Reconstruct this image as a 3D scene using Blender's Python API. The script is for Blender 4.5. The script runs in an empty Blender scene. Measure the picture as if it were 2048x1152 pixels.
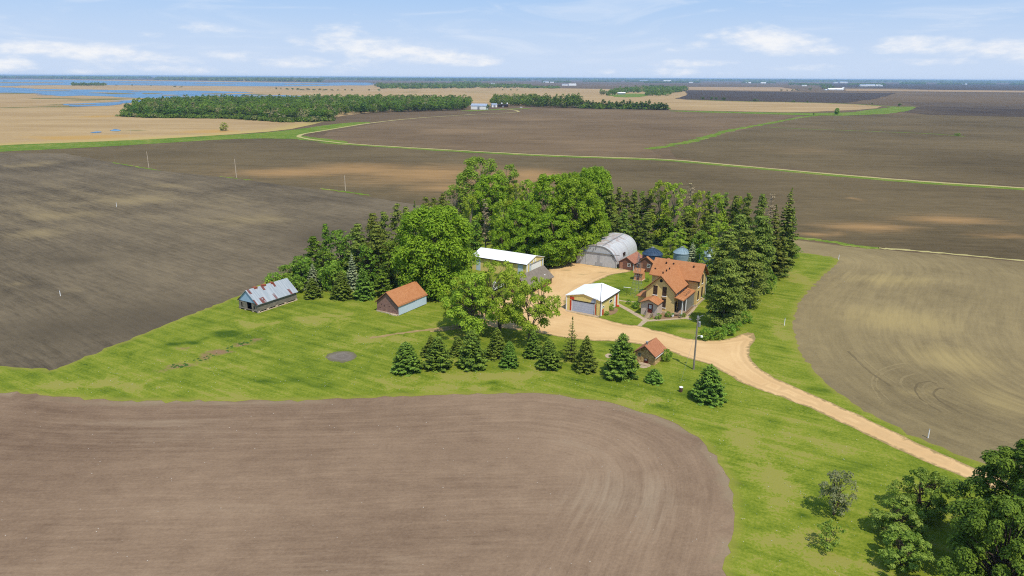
import bpy, math, random
import numpy as np
from mathutils import Vector, Matrix
from mathutils.geometry import delaunay_2d_cdt
PI = math.pi
SC = bpy.context.scene
COL = SC.collection

# ------------------------------------------------------------------ camera: 50 m up, 16.6 degrees down
F, CAMH = 1400.0, 50.0
PITCH = math.atan((576 - 155) / F)
ROLL = 0.0053
cp, sp, cr, sr = math.cos(PITCH), math.sin(PITCH), math.cos(ROLL), math.sin(ROLL)
RV = np.array([cr, sr * sp, sr * cp]); UV = np.array([-sr, cr * sp, cr * cp]); FV = np.array([0, cp, -sp])
CP = np.array([0, 0, CAMH])


def ray(x, y):
    return RV * (x - 1024) + UV * (576 - y) + FV * F


def G(x, y, z=0.0):
    """ground point (survey of the photograph)"""
    d = ray(x, y)
    p = CP + d * ((z - CAMH) / d[2])
    return Vector((p[0], p[1], z))


def G2(x, y):
    p = G(x, y)
    return (p.x, p.y)


def proj(P):
    q = np.array(P) - CP
    w = q @ FV
    return 1024 + F * (q @ RV) / w, 576 - F * (q @ UV) / w


def height_at(x, yb, yt):
    b = G(x, yb)
    lo, hi = 0.0, 49.5
    for _ in range(40):
        m = (lo + hi) / 2
        if proj((b.x, b.y, m))[1] > yt:
            lo = m
        else:
            hi = m
    return lo


def px_per_m(p):
    q = np.array(p) - CP
    return F / (q @ FV)


cam_d = bpy.data.cameras.new('camera')
cam = bpy.data.objects.new('camera', cam_d)
COL.objects.link(cam)
M = Matrix(((RV[0], UV[0], -FV[0], 0), (RV[1], UV[1], -FV[1], 0), (RV[2], UV[2], -FV[2], CAMH), (0, 0, 0, 1)))
cam.matrix_world = M
cam_d.sensor_width = 36
cam_d.lens = 36 * F / 2048
cam_d.clip_start = 0.5
cam_d.clip_end = 200000
SC.camera = cam
SC.view_settings.view_transform = 'Standard'
SC.view_settings.look = 'None'
SC.view_settings.exposure = 0.0
SC.view_settings.gamma = 1.0


# ------------------------------------------------------------------ materials
def lin(c):
    c = c / 255.0
    return c / 12.92 if c <= 0.04045 else ((c + 0.055) / 1.055) ** 2.4


def S(r, g, b, k=0.6):
    """surface colour whose sunlit look is about this sRGB"""
    return (min(lin(r) * k, .9), min(lin(g) * k, .9), min(lin(b) * k, .9), 1)


class NT:
    def __init__(s, name, rough=0.9, spec=0.15):
        s.m = bpy.data.materials.new(name)
        s.m.use_nodes = True
        s.t = s.m.node_tree
        s.t.nodes.clear()
        s.out = s.n('ShaderNodeOutputMaterial')
        s.b = s.n('ShaderNodeBsdfPrincipled')
        s.b.inputs['Roughness'].default_value = rough
        s.b.inputs['Specular IOR Level'].default_value = spec
        s.l(s.b.outputs[0], s.out.inputs['Surface'])

    def n(s, t, **kw):
        nd = s.t.nodes.new(t)
        for k, v in kw.items():
            setattr(nd, k, v)
        return nd

    def l(s, a, b):
        s.t.links.new(a, b)

    def put(s, sock, v):
        if hasattr(v, 'is_output') or isinstance(v, bpy.types.NodeSocket):
            s.l(v, sock)
        else:
            sock.default_value = v

    def math(s, op, a, b=None, c=None, clamp=False):
        nd = s.n('ShaderNodeMath', operation=op, use_clamp=clamp)
        s.put(nd.inputs[0], a)
        if b is not None: s.put(nd.inputs[1], b)
        if c is not None: s.put(nd.inputs[2], c)
        return nd.outputs[0]

    def mix(s, f, a, b, blend='MIX'):
        nd = s.n('ShaderNodeMix', data_type='RGBA', blend_type=blend)
        s.put(nd.inputs[0], f); s.put(nd.inputs[6], a); s.put(nd.inputs[7], b)
        return nd.outputs[2]

    def pos(s):
        return s.n('ShaderNodeNewGeometry').outputs['Position']

    def objc(s):
        return s.n('ShaderNodeTexCoord').outputs['Object']

    def mapv(s, v, rot=0.0, scale=(1, 1, 1), loc=(0, 0, 0)):
        nd = s.n('ShaderNodeMapping')
        s.l(v, nd.inputs[0])
        nd.inputs['Rotation'].default_value = (0, 0, rot)
        nd.inputs['Scale'].default_value = scale
        nd.inputs['Location'].default_value = loc
        return nd.outputs[0]

    def noise(s, v, scale, detail=4, rough=0.55, dist=0.0):
        nd = s.n('ShaderNodeTexNoise')
        s.l(v, nd.inputs['Vector'])
        nd.inputs['Scale'].default_value = scale
        nd.inputs['Detail'].default_value = detail
        nd.inputs['Roughness'].default_value = rough
        nd.inputs['Distortion'].default_value = dist
        return nd.outputs['Fac']

    def attr(s, name):
        return s.n('ShaderNodeAttribute', attribute_name=name).outputs['Fac']

    def sstep(s, v, a, b):
        nd = s.n('ShaderNodeMapRange', interpolation_type='SMOOTHSTEP')
        s.l(v, nd.inputs[0])
        nd.inputs[1].default_value = a; nd.inputs[2].default_value = b
        return nd.outputs[0]

    def bump(s, h, strength=0.4, dist=0.1):
        nd = s.n('ShaderNodeBump')
        nd.inputs['Strength'].default_value = strength
        nd.inputs['Distance'].default_value = dist
        s.l(h, nd.inputs['Height'])
        s.l(nd.outputs[0], s.b.inputs['Normal'])

    def comb(s, x, y, z=0.0):
        nd = s.n('ShaderNodeCombineXYZ')
        s.put(nd.inputs[0], x); s.put(nd.inputs[1], y); s.put(nd.inputs[2], z)
        return nd.outputs[0]

    def sep(s, v):
        nd = s.n('ShaderNodeSeparateXYZ')
        s.l(v, nd.inputs[0])
        return nd.outputs

    def col(s, c):
        s.put(s.b.inputs['Base Color'], c)
        return s.m


def m_plain(name, c, var=0.15, scale=3.0, rough=0.8, metal=0.0, spec=0.2):
    t = NT(name, rough, spec)
    f = t.noise(t.objc(), scale, 4)
    t.b.inputs['Metallic'].default_value = metal
    lo = tuple(x * (1 - var) for x in c[:3]) + (1,)
    hi = tuple(min(x * (1 + var), .95) for x in c[:3]) + (1,)
    return t.col(t.mix(t.sstep(f, .3, .7), lo, hi))


def m_boards(name, c1, c2, width=0.2, axis='z', rough=0.85, dark=0.5):
    """lapped boards or ribbed sheet: fine lines across the given local axis"""
    t = NT(name, rough, 0.2)
    o = t.objc()
    x, y, z = t.sep(o)
    if axis == 'z':
        k = z
    else:
        k = t.math('ADD', x, y)
    w = t.math('FRACT', t.math('DIVIDE', k, width))
    line = t.sstep(w, 0.0, 0.16)
    idx = t.math('FLOOR', t.math('DIVIDE', k, width))
    st = t.noise(t.comb(t.math('MULTIPLY', idx, 7.3), t.math('MULTIPLY', t.math('ADD', x, y), .8), z if axis != 'z' else 0.0), 1.0, 3)
    f = t.noise(o, 2.0, 4)
    c = t.mix(t.sstep(t.math('ADD', t.math('MULTIPLY', st, .6), t.math('MULTIPLY', f, .4)), .35, .65), c1, c2)
    dk = tuple(v * dark for v in c1[:3]) + (1,)
    return t.col(t.mix(line, dk, c))


def m_shingle(name, c1, c2, c3):
    t = NT(name, 0.9, 0.1)
    o = t.objc()
    x, y, z = t.sep(o)
    br = t.n('ShaderNodeTexBrick')
    t.l(t.comb(t.math('ADD', x, y), t.math('MULTIPLY', z, 1.6)), br.inputs['Vector'])
    br.inputs['Scale'].default_value = 1.0
    br.inputs['Brick Width'].default_value = 0.45
    br.inputs['Row Height'].default_value = 0.22
    br.inputs['Mortar Size'].default_value = 0.012
    br.inputs['Color1'].default_value = c1
    br.inputs['Color2'].default_value = c2
    br.inputs['Mortar'].default_value = tuple(v * .6 for v in c1[:3]) + (1,)
    f = t.noise(o, 0.9, 5, .6)
    return t.col(t.mix(t.math('MULTIPLY', t.sstep(f, .45, .75), .55), br.outputs[0], c3))


def m_brick(name, c1, c2, mort, bw=0.24, rh=0.085, soil=None):
    t = NT(name, 0.9, 0.1)
    o = t.objc()
    x, y, z = t.sep(o)
    br = t.n('ShaderNodeTexBrick')
    t.l(t.comb(t.math('ADD', x, y), z), br.inputs['Vector'])
    br.inputs['Scale'].default_value = 1.0
    br.inputs['Brick Width'].default_value = bw
    br.inputs['Row Height'].default_value = rh
    br.inputs['Mortar Size'].default_value = 0.012
    br.inputs['Color1'].default_value = c1
    br.inputs['Color2'].default_value = c2
    br.inputs['Mortar'].default_value = mort
    f = t.noise(o, 0.8, 5, .65)
    k = soil or tuple(v * .65 for v in c1[:3]) + (1,)
    return t.col(t.mix(t.math('MULTIPLY', t.sstep(f, .45, .8), .5), br.outputs[0], k))


def m_stone(name, c1, c2, scale=2.5, mort=None):
    t = NT(name, 0.95, 0.1)
    o = t.objc()
    v = t.n('ShaderNodeTexVoronoi')
    t.l(t.mapv(o, 0, (1, 1, 1.5)), v.inputs['Vector'])
    v.inputs['Scale'].default_value = scale
    w = t.n('ShaderNodeTexVoronoi', feature='DISTANCE_TO_EDGE')
    t.l(t.mapv(o, 0, (1, 1, 1.5)), w.inputs['Vector'])
    w.inputs['Scale'].default_value = scale
    r = t.sep(v.outputs['Color'])[0]
    c = t.mix(r, c1, c2)
    mo = mort or tuple(x * .55 for x in c1[:3]) + (1,)
    return t.col(t.mix(t.sstep(w.outputs['Distance'], .02, .09), mo, c))


def m_leaf(name, dark, light, tip=None, trans=0.44, objvar=0.12, tone=False, bare=None):
    """foliage: every leaf face gets its own tone; each tree its own cast"""
    t = NT(name, 0.7, 0.12)
    g = t.n('ShaderNodeNewGeometry')
    oi = t.n('ShaderNodeObjectInfo')
    c = t.mix(g.outputs['Random Per Island'], dark, light)
    f = t.noise(t.objc(), 0.55, 2)
    c = t.mix(t.math('MULTIPLY', t.sstep(f, .4, .66), .55), c, tip or light)
    if tone:
        a = t.attr('tone')
        c = t.mix(t.sstep(a, .3, 1.0), c, bare)
        v = t.math('ADD', 0.72, t.math('MULTIPLY', t.math('FRACT', t.math('MULTIPLY', a, 9.7)), 0.5))
    else:
        v = t.math('ADD', 1 - objvar, t.math('MULTIPLY', oi.outputs['Random'], 2 * objvar))
    h = t.n('ShaderNodeHueSaturation')
    t.l(c, h.inputs['Color'])
    t.l(v, h.inputs['Value'])
    t.l(t.math('ADD', 0.5 - objvar * .12, t.math('MULTIPLY', oi.outputs['Random'], objvar * .24)), h.inputs['Hue'])
    t.l(h.outputs[0], t.b.inputs['Base Color'])
    tr = t.n('ShaderNodeBsdfTranslucent')
    t.l(t.mix(0.4, h.outputs[0], (0.26, 0.34, 0.02, 1), 'MIX'), tr.inputs['Color'])
    mx = t.n('ShaderNodeMixShader')
    mx.inputs[0].default_value = trans
    t.l(t.b.outputs[0], mx.inputs[1]); t.l(tr.outputs[0], mx.inputs[2])
    t.l(mx.outputs[0], t.out.inputs['Surface'])
    return t.m


# ------------------------------------------------------------------ objects
def link(o, parent=None):
    COL.objects.link(o)
    if parent is not None:
        o.parent = parent
    return o


def tag(o, label=None, cat=None, group=None, kind=None):
    if label: o['label'] = label
    if cat: o['category'] = cat
    if group: o['group'] = group
    if kind: o['kind'] = kind
    return o


def thing(name, loc, rz, label, cat, group=None):
    o = bpy.data.objects.new(name, None)
    o.location = loc
    o.rotation_euler = (0, 0, rz)
    link(o)
    return tag(o, label, cat, group)


ONE_BY_ONE = {'foundation', 'doorway', 'ridge_patch', 'vent_hole', 'post', 'corner_trim', 'roof_vent', 'porch_post', 'side_window', 'seam_trim', 'door_patch', 'flashing'}


class MB:
    def __init__(s):
        s.v, s.f = [], []

    def add(s, vs, fs):
        k = len(s.v)
        s.v += [tuple(p) for p in vs]
        s.f += [tuple(i + k for i in f) for f in fs]
        return s

    def box(s, x0, x1, y0, y1, z0, z1):
        return s.add([(x0, y0, z0), (x1, y0, z0), (x1, y1, z0), (x0, y1, z0), (x0, y0, z1), (x1, y0, z1), (x1, y1, z1), (x0, y1, z1)],
                     [(0, 3, 2, 1), (4, 5, 6, 7), (0, 1, 5, 4), (1, 2, 6, 5), (2, 3, 7, 6), (3, 0, 4, 7)])

    def prism(s, prof, y0, y1, axis='y'):
        """profile [(a,z)] swept along y (or along x when axis='x', profile then [(y,z)])"""
        n = len(prof)
        if axis == 'y':
            vs = [(a, y0, z) for a, z in prof] + [(a, y1, z) for a, z in prof]
        else:
            vs = [(y1, a, z) for a, z in prof] + [(y0, a, z) for a, z in prof]
        fs = [tuple(range(n)), tuple(range(2 * n - 1, n - 1, -1))]
        for i in range(n):
            j = (i + 1) % n
            fs.append((i, i + n, j + n, j))
        return s.add(vs, fs)

    def tube(s, pts, rads, n=6, cap=True):
        k0 = len(s.v)
        pts = [Vector(p) for p in pts]
        ref = Vector((0.31, 0.95, 0.05))
        for i, p in enumerate(pts):
            d = (pts[min(i + 1, len(pts) - 1)] - pts[max(i - 1, 0)])
            d = d.normalized() if d.length > 1e-9 else Vector((0, 0, 1))
            a = d.cross(ref)
            if a.length < 1e-3: a = d.cross(Vector((1, 0, 0)))
            a.normalize(); b = d.cross(a)
            for j in range(n):
                t = 2 * PI * j / n
                q = p + (a * math.cos(t) + b * math.sin(t)) * rads[i]
                s.v.append(tuple(q))
        for i in range(len(pts) - 1):
            for j in range(n):
                jj = (j + 1) % n
                s.f.append((k0 + i * n + j, k0 + i * n + jj, k0 + (i + 1) * n + jj, k0 + (i + 1) * n + j))
        if cap:
            s.f.append(tuple(k0 + j for j in range(n - 1, -1, -1)))
            e = k0 + (len(pts) - 1) * n
            s.f.append(tuple(e + j for j in range(n)))
        return s

    def lathe(s, prof, n=20, cx=0, cy=0):
        k0 = len(s.v)
        for r, z in prof:
            for j in range(n):
                t = 2 * PI * j / n
                s.v.append((cx + r * math.cos(t), cy + r * math.sin(t), z))
        for i in range(len(prof) - 1):
            for j in range(n):
                jj = (j + 1) % n
                s.f.append((k0 + i * n + j, k0 + i * n + jj, k0 + (i + 1) * n + jj, k0 + (i + 1) * n + j))
        s.f.append(tuple(k0 + j for j in range(n - 1, -1, -1)))
        e = k0 + (len(prof) - 1) * n
        s.f.append(tuple(e + j for j in range(n)))
        return s

    def mesh(s, name, mat, smooth=False):
        me = bpy.data.meshes.new(name)
        me.from_pydata(s.v, [], s.f)
        me.materials.append(mat)
        if smooth:
            me.polygons.foreach_set('use_smooth', [True] * len(me.polygons))
        me.update()
        return me

    def islands(s):
        root = list(range(len(s.v)))

        def find(i):
            while root[i] != i:
                root[i] = root[root[i]]; i = root[i]
            return i
        for f in s.f:
            for i in f[1:]:
                root[find(i)] = find(f[0])
        g = {}
        for f in s.f: g.setdefault(find(f[0]), []).append(f)
        for fs in g.values():
            ids = sorted({i for f in fs for i in f}); k = {i: n for n, i in enumerate(ids)}
            m = MB(); m.v = [s.v[i] for i in ids]; m.f = [tuple(k[i] for i in f) for f in fs]
            yield m

    def build(s, name, mat, parent=None, smooth=False):
        if name in ONE_BY_ONE:
            o = None
            for m in s.islands():
                o = link(bpy.data.objects.new(name, m.mesh(name, mat, smooth)), parent)
            return o
        return link(bpy.data.objects.new(name, s.mesh(name, mat, smooth)), parent)


def bx(name, mat, parent, *a):
    return MB().box(*a).build(name, mat, parent)


# ------------------------------------------------------------------ ground sheets
def inside(P, poly):
    x, y = P[:, 0], P[:, 1]
    r = np.zeros(len(P), bool)
    n = len(poly)
    for i in range(n):
        x1, y1 = poly[i]; x2, y2 = poly[(i + 1) % n]
        if y1 == y2: continue
        c = ((y1 > y) != (y2 > y)) & (x < (x2 - x1) * (y - y1) / (y2 - y1) + x1)
        r ^= c
    return r


def seg_dist(P, line, closed=False):
    L = np.array(line, float)
    if closed: L = np.vstack([L, L[:1]])
    best = np.full(len(P), 1e9)
    for a, b in zip(L[:-1], L[1:]):
        ab = b - a
        t = np.clip(((P - a) @ ab) / max(ab @ ab, 1e-9), 0, 1)
        d = np.linalg.norm(P - (a + t[:, None] * ab), axis=1)
        best = np.minimum(best, d)
    return best


def smooth_line(pts, closed=True, it=2):
    """Chaikin corner cutting, so surveyed outlines run in curves"""
    for _ in range(it):
        q = []
        n = len(pts)
        rng = range(n) if closed else range(n - 1)
        if not closed: q.append(pts[0])
        for i in rng:
            a, b = pts[i], pts[(i + 1) % n]
            q.append((a[0] * .8 + b[0] * .2, a[1] * .8 + b[1] * .2))
            q.append((a[0] * .2 + b[0] * .8, a[1] * .2 + b[1] * .8))
        if not closed: q.append(pts[-1])
        pts = q
    return pts


def resample(poly, res, jit, rng):
    out = []
    n = len(poly)
    for i in range(n):
        a = np.array(poly[i]); b = np.array(poly[(i + 1) % n])
        L = np.linalg.norm(b - a)
        if L < 1e-6: continue
        k = max(1, min(400, int(L / res)))
        nv = np.array([-(b - a)[1], (b - a)[0]]) / L
        for j in range(k):
            out.append(a + (b - a) * j / k + nv * rng.normal() * jit)
    return np.array(out)


def sheet(name, poly, z, mat, step, res, jit=0.0, attrs=None, dline=None, curve=2, seed=1, kind='structure'):
    rng = np.random.default_rng(seed)
    if curve: poly = smooth_line(poly, True, curve)
    B = resample(poly, res, jit, rng)
    lo, hi = B.min(0), B.max(0)
    gx = np.arange(lo[0] + step / 2, hi[0], step); gy = np.arange(lo[1] + step / 2, hi[1], step)
    if len(gx) and len(gy):
        P = np.stack(np.meshgrid(gx, gy), -1).reshape(-1, 2)
        P = P + rng.uniform(-.2, .2, P.shape) * step
        P = P[inside(P, B)]
        if len(P): P = P[seg_dist(P, B, True) > step * .4]
    else:
        P = np.zeros((0, 2))
    nb = len(B)
    co = [Vector(p) for p in np.vstack([B, P])]
    r = delaunay_2d_cdt(co, [(i, (i + 1) % nb) for i in range(nb)], [], 1, 1e-5)
    V = np.array([tuple(v) for v in r[0]])
    me = bpy.data.meshes.new(name)
    fs = []
    for f in r[2]:
        a, b, c = V[f[0]], V[f[1]], V[f[2]]
        ar = (b[0] - a[0]) * (c[1] - a[1]) - (b[1] - a[1]) * (c[0] - a[0])
        if abs(ar) < 1e-7: continue
        fs.append(f if ar > 0 else f[::-1])
    me.from_pydata([(p[0], p[1], z) for p in V], [], fs)
    me.materials.append(mat)
    A = {'d': seg_dist(V, dline if dline is not None else B, dline is None)}
    if attrs: A.update(attrs(V))
    for k, val in A.items():
        at = me.attributes.new(k, 'FLOAT', 'POINT')
        at.data.foreach_set('value', np.asarray(val, np.float32))
    me.update()
    o = link(bpy.data.objects.new(name, me))
    o['kind'] = kind
    return o


def blobs(items):
    """items: (px, py, half width px, half height px) -> smooth 0..1 spots on the ground"""
    C = []
    for x, y, wx, wy, *wt in items:
        c = G(x, y); a = G(x + wx, y); b = G(x, y - wy); b2 = G(x, y + wy)
        C.append((c.x, c.y, abs(a.x - c.x), (abs(b.y - c.y) + abs(b2.y - c.y)) / 2, wt[0] if wt else 1.0))

    def f(V):
        r = np.zeros(len(V))
        for cx, cy, rx, ry, wt in C:
            q = ((V[:, 0] - cx) / rx) ** 2 + ((V[:, 1] - cy) / ry) ** 2
            r = np.maximum(r, wt * np.exp(-q * 1.2))
        return r
    return f
# ------------------------------------------------------------------ sun and sky
_b = G(1387, 738); _t = G(1346, 716)
sun_to = Vector((_b.x - _t.x, _b.y - _t.y, 10.1)).normalized()      # the pole's shadow gives the sun
SUN_EL = math.asin(sun_to.z)
SUN_AZ = math.atan2(sun_to.x, sun_to.y)
sd = bpy.data.lights.new('sun', 'SUN')
sd.energy = 4.6
sd.angle = math.radians(0.53)
sd.color = (1.0, 0.93, 0.80)
so = bpy.data.objects.new('sun', sd)
so.rotation_euler = (-sun_to).to_track_quat('-Z', 'Y').to_euler()
so.location = (0, 0, 300)
link(so)

world = bpy.data.worlds.new('World')
SC.world = world
world.use_nodes = True
w = NT.__new__(NT)
w.t = world.node_tree
w.t.nodes.clear()
wo = w.n('ShaderNodeOutputWorld')
bg = w.n('ShaderNodeBackground')
w.l(bg.outputs[0], wo.inputs['Surface'])
sky = w.n('ShaderNodeTexSky')
sky.sky_type = 'NISHITA'
sky.sun_disc = False
sky.sun_elevation = SUN_EL
sky.sun_rotation = SUN_AZ
sky.altitude = 300
sky.air_density = 1.0
sky.dust_density = 1.4
sky.ozone_density = 1.6
SKY_K = 0.105
skyc = w.n('ShaderNodeVectorMath', operation='SCALE')
w.l(sky.outputs[0], skyc.inputs[0])
skyc.inputs['Scale'].default_value = SKY_K
dirv = w.n('ShaderNodeTexCoord').outputs['Generated']
dx_, dy_, dz_ = w.sep(dirv)
az = w.math('ARCTAN2', dx_, dy_)
el = w.math('ARCSINE', dz_)
nz = w.noise(w.comb(w.math('MULTIPLY', az, 16.0), w.math('MULTIPLY', el, 52.0), 3.1), 1.0, 8, .58, .25)
nz2 = w.noise(w.comb(w.math('MULTIPLY', az, 45.0), w.math('MULTIPLY', el, 120.0), 7.7), 1.0, 5, .6)
CL = [  # photo survey of the clouds: x, y, half width, half height above, below, weight
    (85, 98, 95, 15, 10, 1.0), (175, 104, 90, 16, 14, 1.0), (260, 112, 80, 14, 16, .9), (345, 122, 60, 12, 14, .75), (10, 132, 55, 13, 10, 1.0), (345, 137, 70, 9, 9, .8), (225, 133, 80, 10, 12, .45),
    (675, 82, 75, 24, 24, .85), (740, 90, 90, 20, 30, .8), (830, 104, 90, 17, 24, .95), (905, 117, 80, 14, 14, 1.0), (955, 124, 50, 9, 8, .8), (610, 80, 30, 8, 8, .5), (760, 122, 90, 12, 14, .4),
    (595, 123, 65, 13, 11, .8), (480, 113, 70, 9, 9, .5), (300, 68, 25, 5, 5, .35), (425, 54, 50, 10, 8, .35),
    (1505, 70, 80, 20, 22, 1.0), (1565, 86, 80, 16, 22, .95), (1625, 99, 70, 13, 13, .9), (1425, 72, 30, 7, 7, .7), (1440, 88, 50, 8, 8, .4), (1385, 126, 75, 7, 8, .6), (1200, 142, 30, 8, 6, .5), (1340, 145, 60, 7, 6, .3), (1580, 135, 60, 6, 6, .3),
    (1820, 90, 75, 15, 16, .95), (1890, 96, 60, 15, 18, .95), (1985, 98, 60, 14, 16, 1.0), (2060, 104, 60, 16, 20, .9), (1860, 120, 80, 8, 8, .5), (1925, 84, 25, 6, 6, .5),
    (-150, 105, 120, 20, 16, .9), (-420, 90, 140, 30, 20, .9), (2250, 95, 120, 24, 18, .9), (2500, 110, 120, 20, 16, .8)]
best = None
for cx, cy, hw, hu, hd, wt in CL:
    d = ray(cx, cy)
    a0 = math.atan2(d[0], d[1]); e0 = math.asin(d[2] / np.linalg.norm(d))
    k = 1 / F
    xx = w.math('DIVIDE', w.math('SUBTRACT', az, a0), hw * k)
    dy = w.math('SUBTRACT', el, e0)
    yy = w.math('MAXIMUM', w.math('DIVIDE', dy, hu * k), w.math('DIVIDE', dy, -hd * k))
    e = w.math('SUBTRACT', 1.15, w.math('ADD', w.math('MULTIPLY', xx, xx), w.math('MULTIPLY', yy, yy)))
    e = w.math('MULTIPLY', w.math('MAXIMUM', e, -1.5), wt)
    best = e if best is None else w.math('MAXIMUM', best, e)
dens = w.math('ADD', best, w.math('ADD', w.math('MULTIPLY', w.math('SUBTRACT', nz, .5), 3.4), w.math('MULTIPLY', w.math('SUBTRACT', nz2, .5), 1.0)))
cum = w.math('MULTIPLY', w.sstep(dens, -.15, 1.6), .93)
# thin high cirrus: long wisps higher up
ci = w.noise(w.mapv(w.comb(w.math('MULTIPLY', az, 5.0), w.math('MULTIPLY', el, 34.0), 1.3), 0.12), 1.0, 7, .62, .8)
ci = w.math('MULTIPLY', w.sstep(ci, .46, .8), .5)
ci = w.math('MULTIPLY', ci, w.sstep(el, -.01, .06))
veil = w.math('MULTIPLY', w.sstep(el, .15, .0), .85)              # milky air low over the horizon
c0 = w.mix(.72, skyc.outputs[0], (.34, .59, 1.0, 1))
c0 = w.mix(veil, c0, (.64, .75, .93, 1))
c1 = w.mix(ci, c0, (.84, .89, .97, 1))
ccol = w.mix(w.sstep(nz2, .3, .65), (.80, .85, .94, 1), (.93, .94, .96, 1))
c2 = w.mix(cum, c1, ccol)
w.l(c2, bg.inputs['Color'])
bg.inputs['Strength'].default_value = 1.0

# ------------------------------------------------------------------ ground materials


def ang_px(a, b):
    q = G(*b) - G(*a)
    return -math.atan2(q.y, q.x)


def m_soil(name, dark, light, tan, ang=0.0, freq=1.6, use_d=False, streak=.5, big=.016, pale=None, straight=None, clod=2.3, wobk=1.0):
    t = NT(name, 1.0, 0.03)
    P = t.pos()
    n1 = t.noise(P, big, 6, .62)
    n2 = t.noise(P, clod, 4, .75)
    n4 = t.noise(P, clod * .14, 4, .65)
    x, y, z = t.sep(P)
    wv = t.mapv(t.mapv(P, ang), 0, (.11 * freq, freq, .1))
    wv2 = t.mapv(t.mapv(P, ang), 0, (.012, freq * .14, .1))
    st = t.noise(wv, 1.0, 5, .7)
    st2 = t.noise(wv2, 1.0, 4, .6)
    if use_d:
        d = t.attr('d')
        a1 = t.noise(t.comb(t.math('MULTIPLY', d, freq), t.math('MULTIPLY', x, .09), t.math('MULTIPLY', y, .09)), 1.0, 4, .65)
        a2 = t.noise(t.comb(t.math('MULTIPLY', d, freq * .16), t.math('MULTIPLY', x, .014), t.math('MULTIPLY', y, .014)), 1.0, 3, .6)
        if straight:
            k = t.sstep(t.math('ADD', d, t.math('MULTIPLY', t.math('SUBTRACT', n4, .5), 9.0)), straight, straight + 9)
        else:
            k = 0.0
        fm = lambda a, b: t.math('ADD', t.math('MULTIPLY', a, t.math('SUBTRACT', 1.0, k)), t.math('MULTIPLY', b, k))
        st, st2 = fm(a1, st), fm(a2, st2)
    sub = lambda v, m: t.math('MULTIPLY', t.math('SUBTRACT', v, .5), m)
    f = t.math('ADD', sub(n1, 1.7), .5)
    f = t.math('ADD', f, sub(st, streak * 2.0))
    f = t.math('ADD', f, sub(st2, streak * 1.4))
    f = t.math('ADD', f, sub(n2, .75))
    f = t.math('ADD', f, sub(n4, .5), clamp=True)
    c = t.mix(f, dark, light)
    wob = t.math('ADD', sub(n1, 1.5 * wobk), t.math('ADD', sub(st2, 1.1 * wobk), sub(st, .8)))
    a = t.math('MULTIPLY', t.sstep(t.math('ADD', t.attr('tan'), wob), .1, 1.3), .85)
    c = t.mix(a, c, tan)
    b = t.sstep(t.math('ADD', t.attr('dim'), wob), .1, 1.2)
    c = t.mix(t.math('MULTIPLY', b, .6), c, dark)
    if use_d and pale:
        e = t.sstep(t.math('ADD', t.attr('d'), sub(n4, 3.0)), 2.2, .2)
        c = t.mix(t.math('MULTIPLY', e, .55), c, pale)
    t.bump(t.math('ADD', n2, t.math('MULTIPLY', st, .8)), .6, .14)
    return t.col(c)


def m_lawn(name, lush, mid, yel, dry, edge=True):
    t = NT(name, 0.95, 0.05)
    P = t.pos()
    n1 = t.noise(P, .035, 5, .6)
    n2 = t.noise(P, .22, 5, .62, .5)
    n3 = t.noise(P, 2.6, 3, .7)
    stv = t.noise(t.mapv(t.mapv(P, .52), 0, (.04, .75, .1)), 1.0, 3, .6)
    sub = lambda v, m: t.math('MULTIPLY', t.math('SUBTRACT', v, .5), m)
    wob = t.math('ADD', sub(n2, 1.5), sub(n3, .5))
    f = t.math('ADD', t.math('ADD', .82, sub(n1, .65)), sub(n2, .8))
    f = t.math('ADD', f, sub(n3, .8))
    f = t.math('ADD', f, sub(stv, .75))
    f = t.math('ADD', f, t.math('MULTIPLY', t.sstep(t.math('ADD', t.attr('dry'), wob), .2, 1.1), .36))
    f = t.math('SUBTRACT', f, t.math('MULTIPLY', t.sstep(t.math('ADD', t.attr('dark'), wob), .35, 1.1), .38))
    r = t.n('ShaderNodeValToRGB')
    t.l(f, r.inputs[0])
    el_ = r.color_ramp.elements
    el_[0].position = .44; el_[0].color = lush
    el_[1].position = 1.26; el_[1].color = dry
    e = el_.new(.74); e.color = mid
    e = el_.new(.98); e.color = yel
    # positions above 1 are clipped, so squeeze the scale
    for q in el_: q.position = min(q.position / 1.3, 1.0)
    t.l(t.math('DIVIDE', f, 1.3), r.inputs[0])
    c = r.outputs[0]
    c = t.mix(t.sstep(t.math('ADD', t.attr('bare'), t.math('ADD', t.math('MULTIPLY', t.math('SUBTRACT', n2, .5), 1.5), t.math('MULTIPLY', t.math('SUBTRACT', n3, .5), .7))), .4, .85), c, S(158, 128, 94))
    if edge:
        e = t.sstep(t.math('ADD', t.attr('d'), t.math('ADD', sub(n2, 3.0), sub(n3, 1.2))), 1.5, .0)
        c = t.mix(t.math('MULTIPLY', e, .6), c, S(164, 158, 74))
    t.bump(t.math('ADD', n3, n2), .5, .12)
    return t.col(c)


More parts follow.
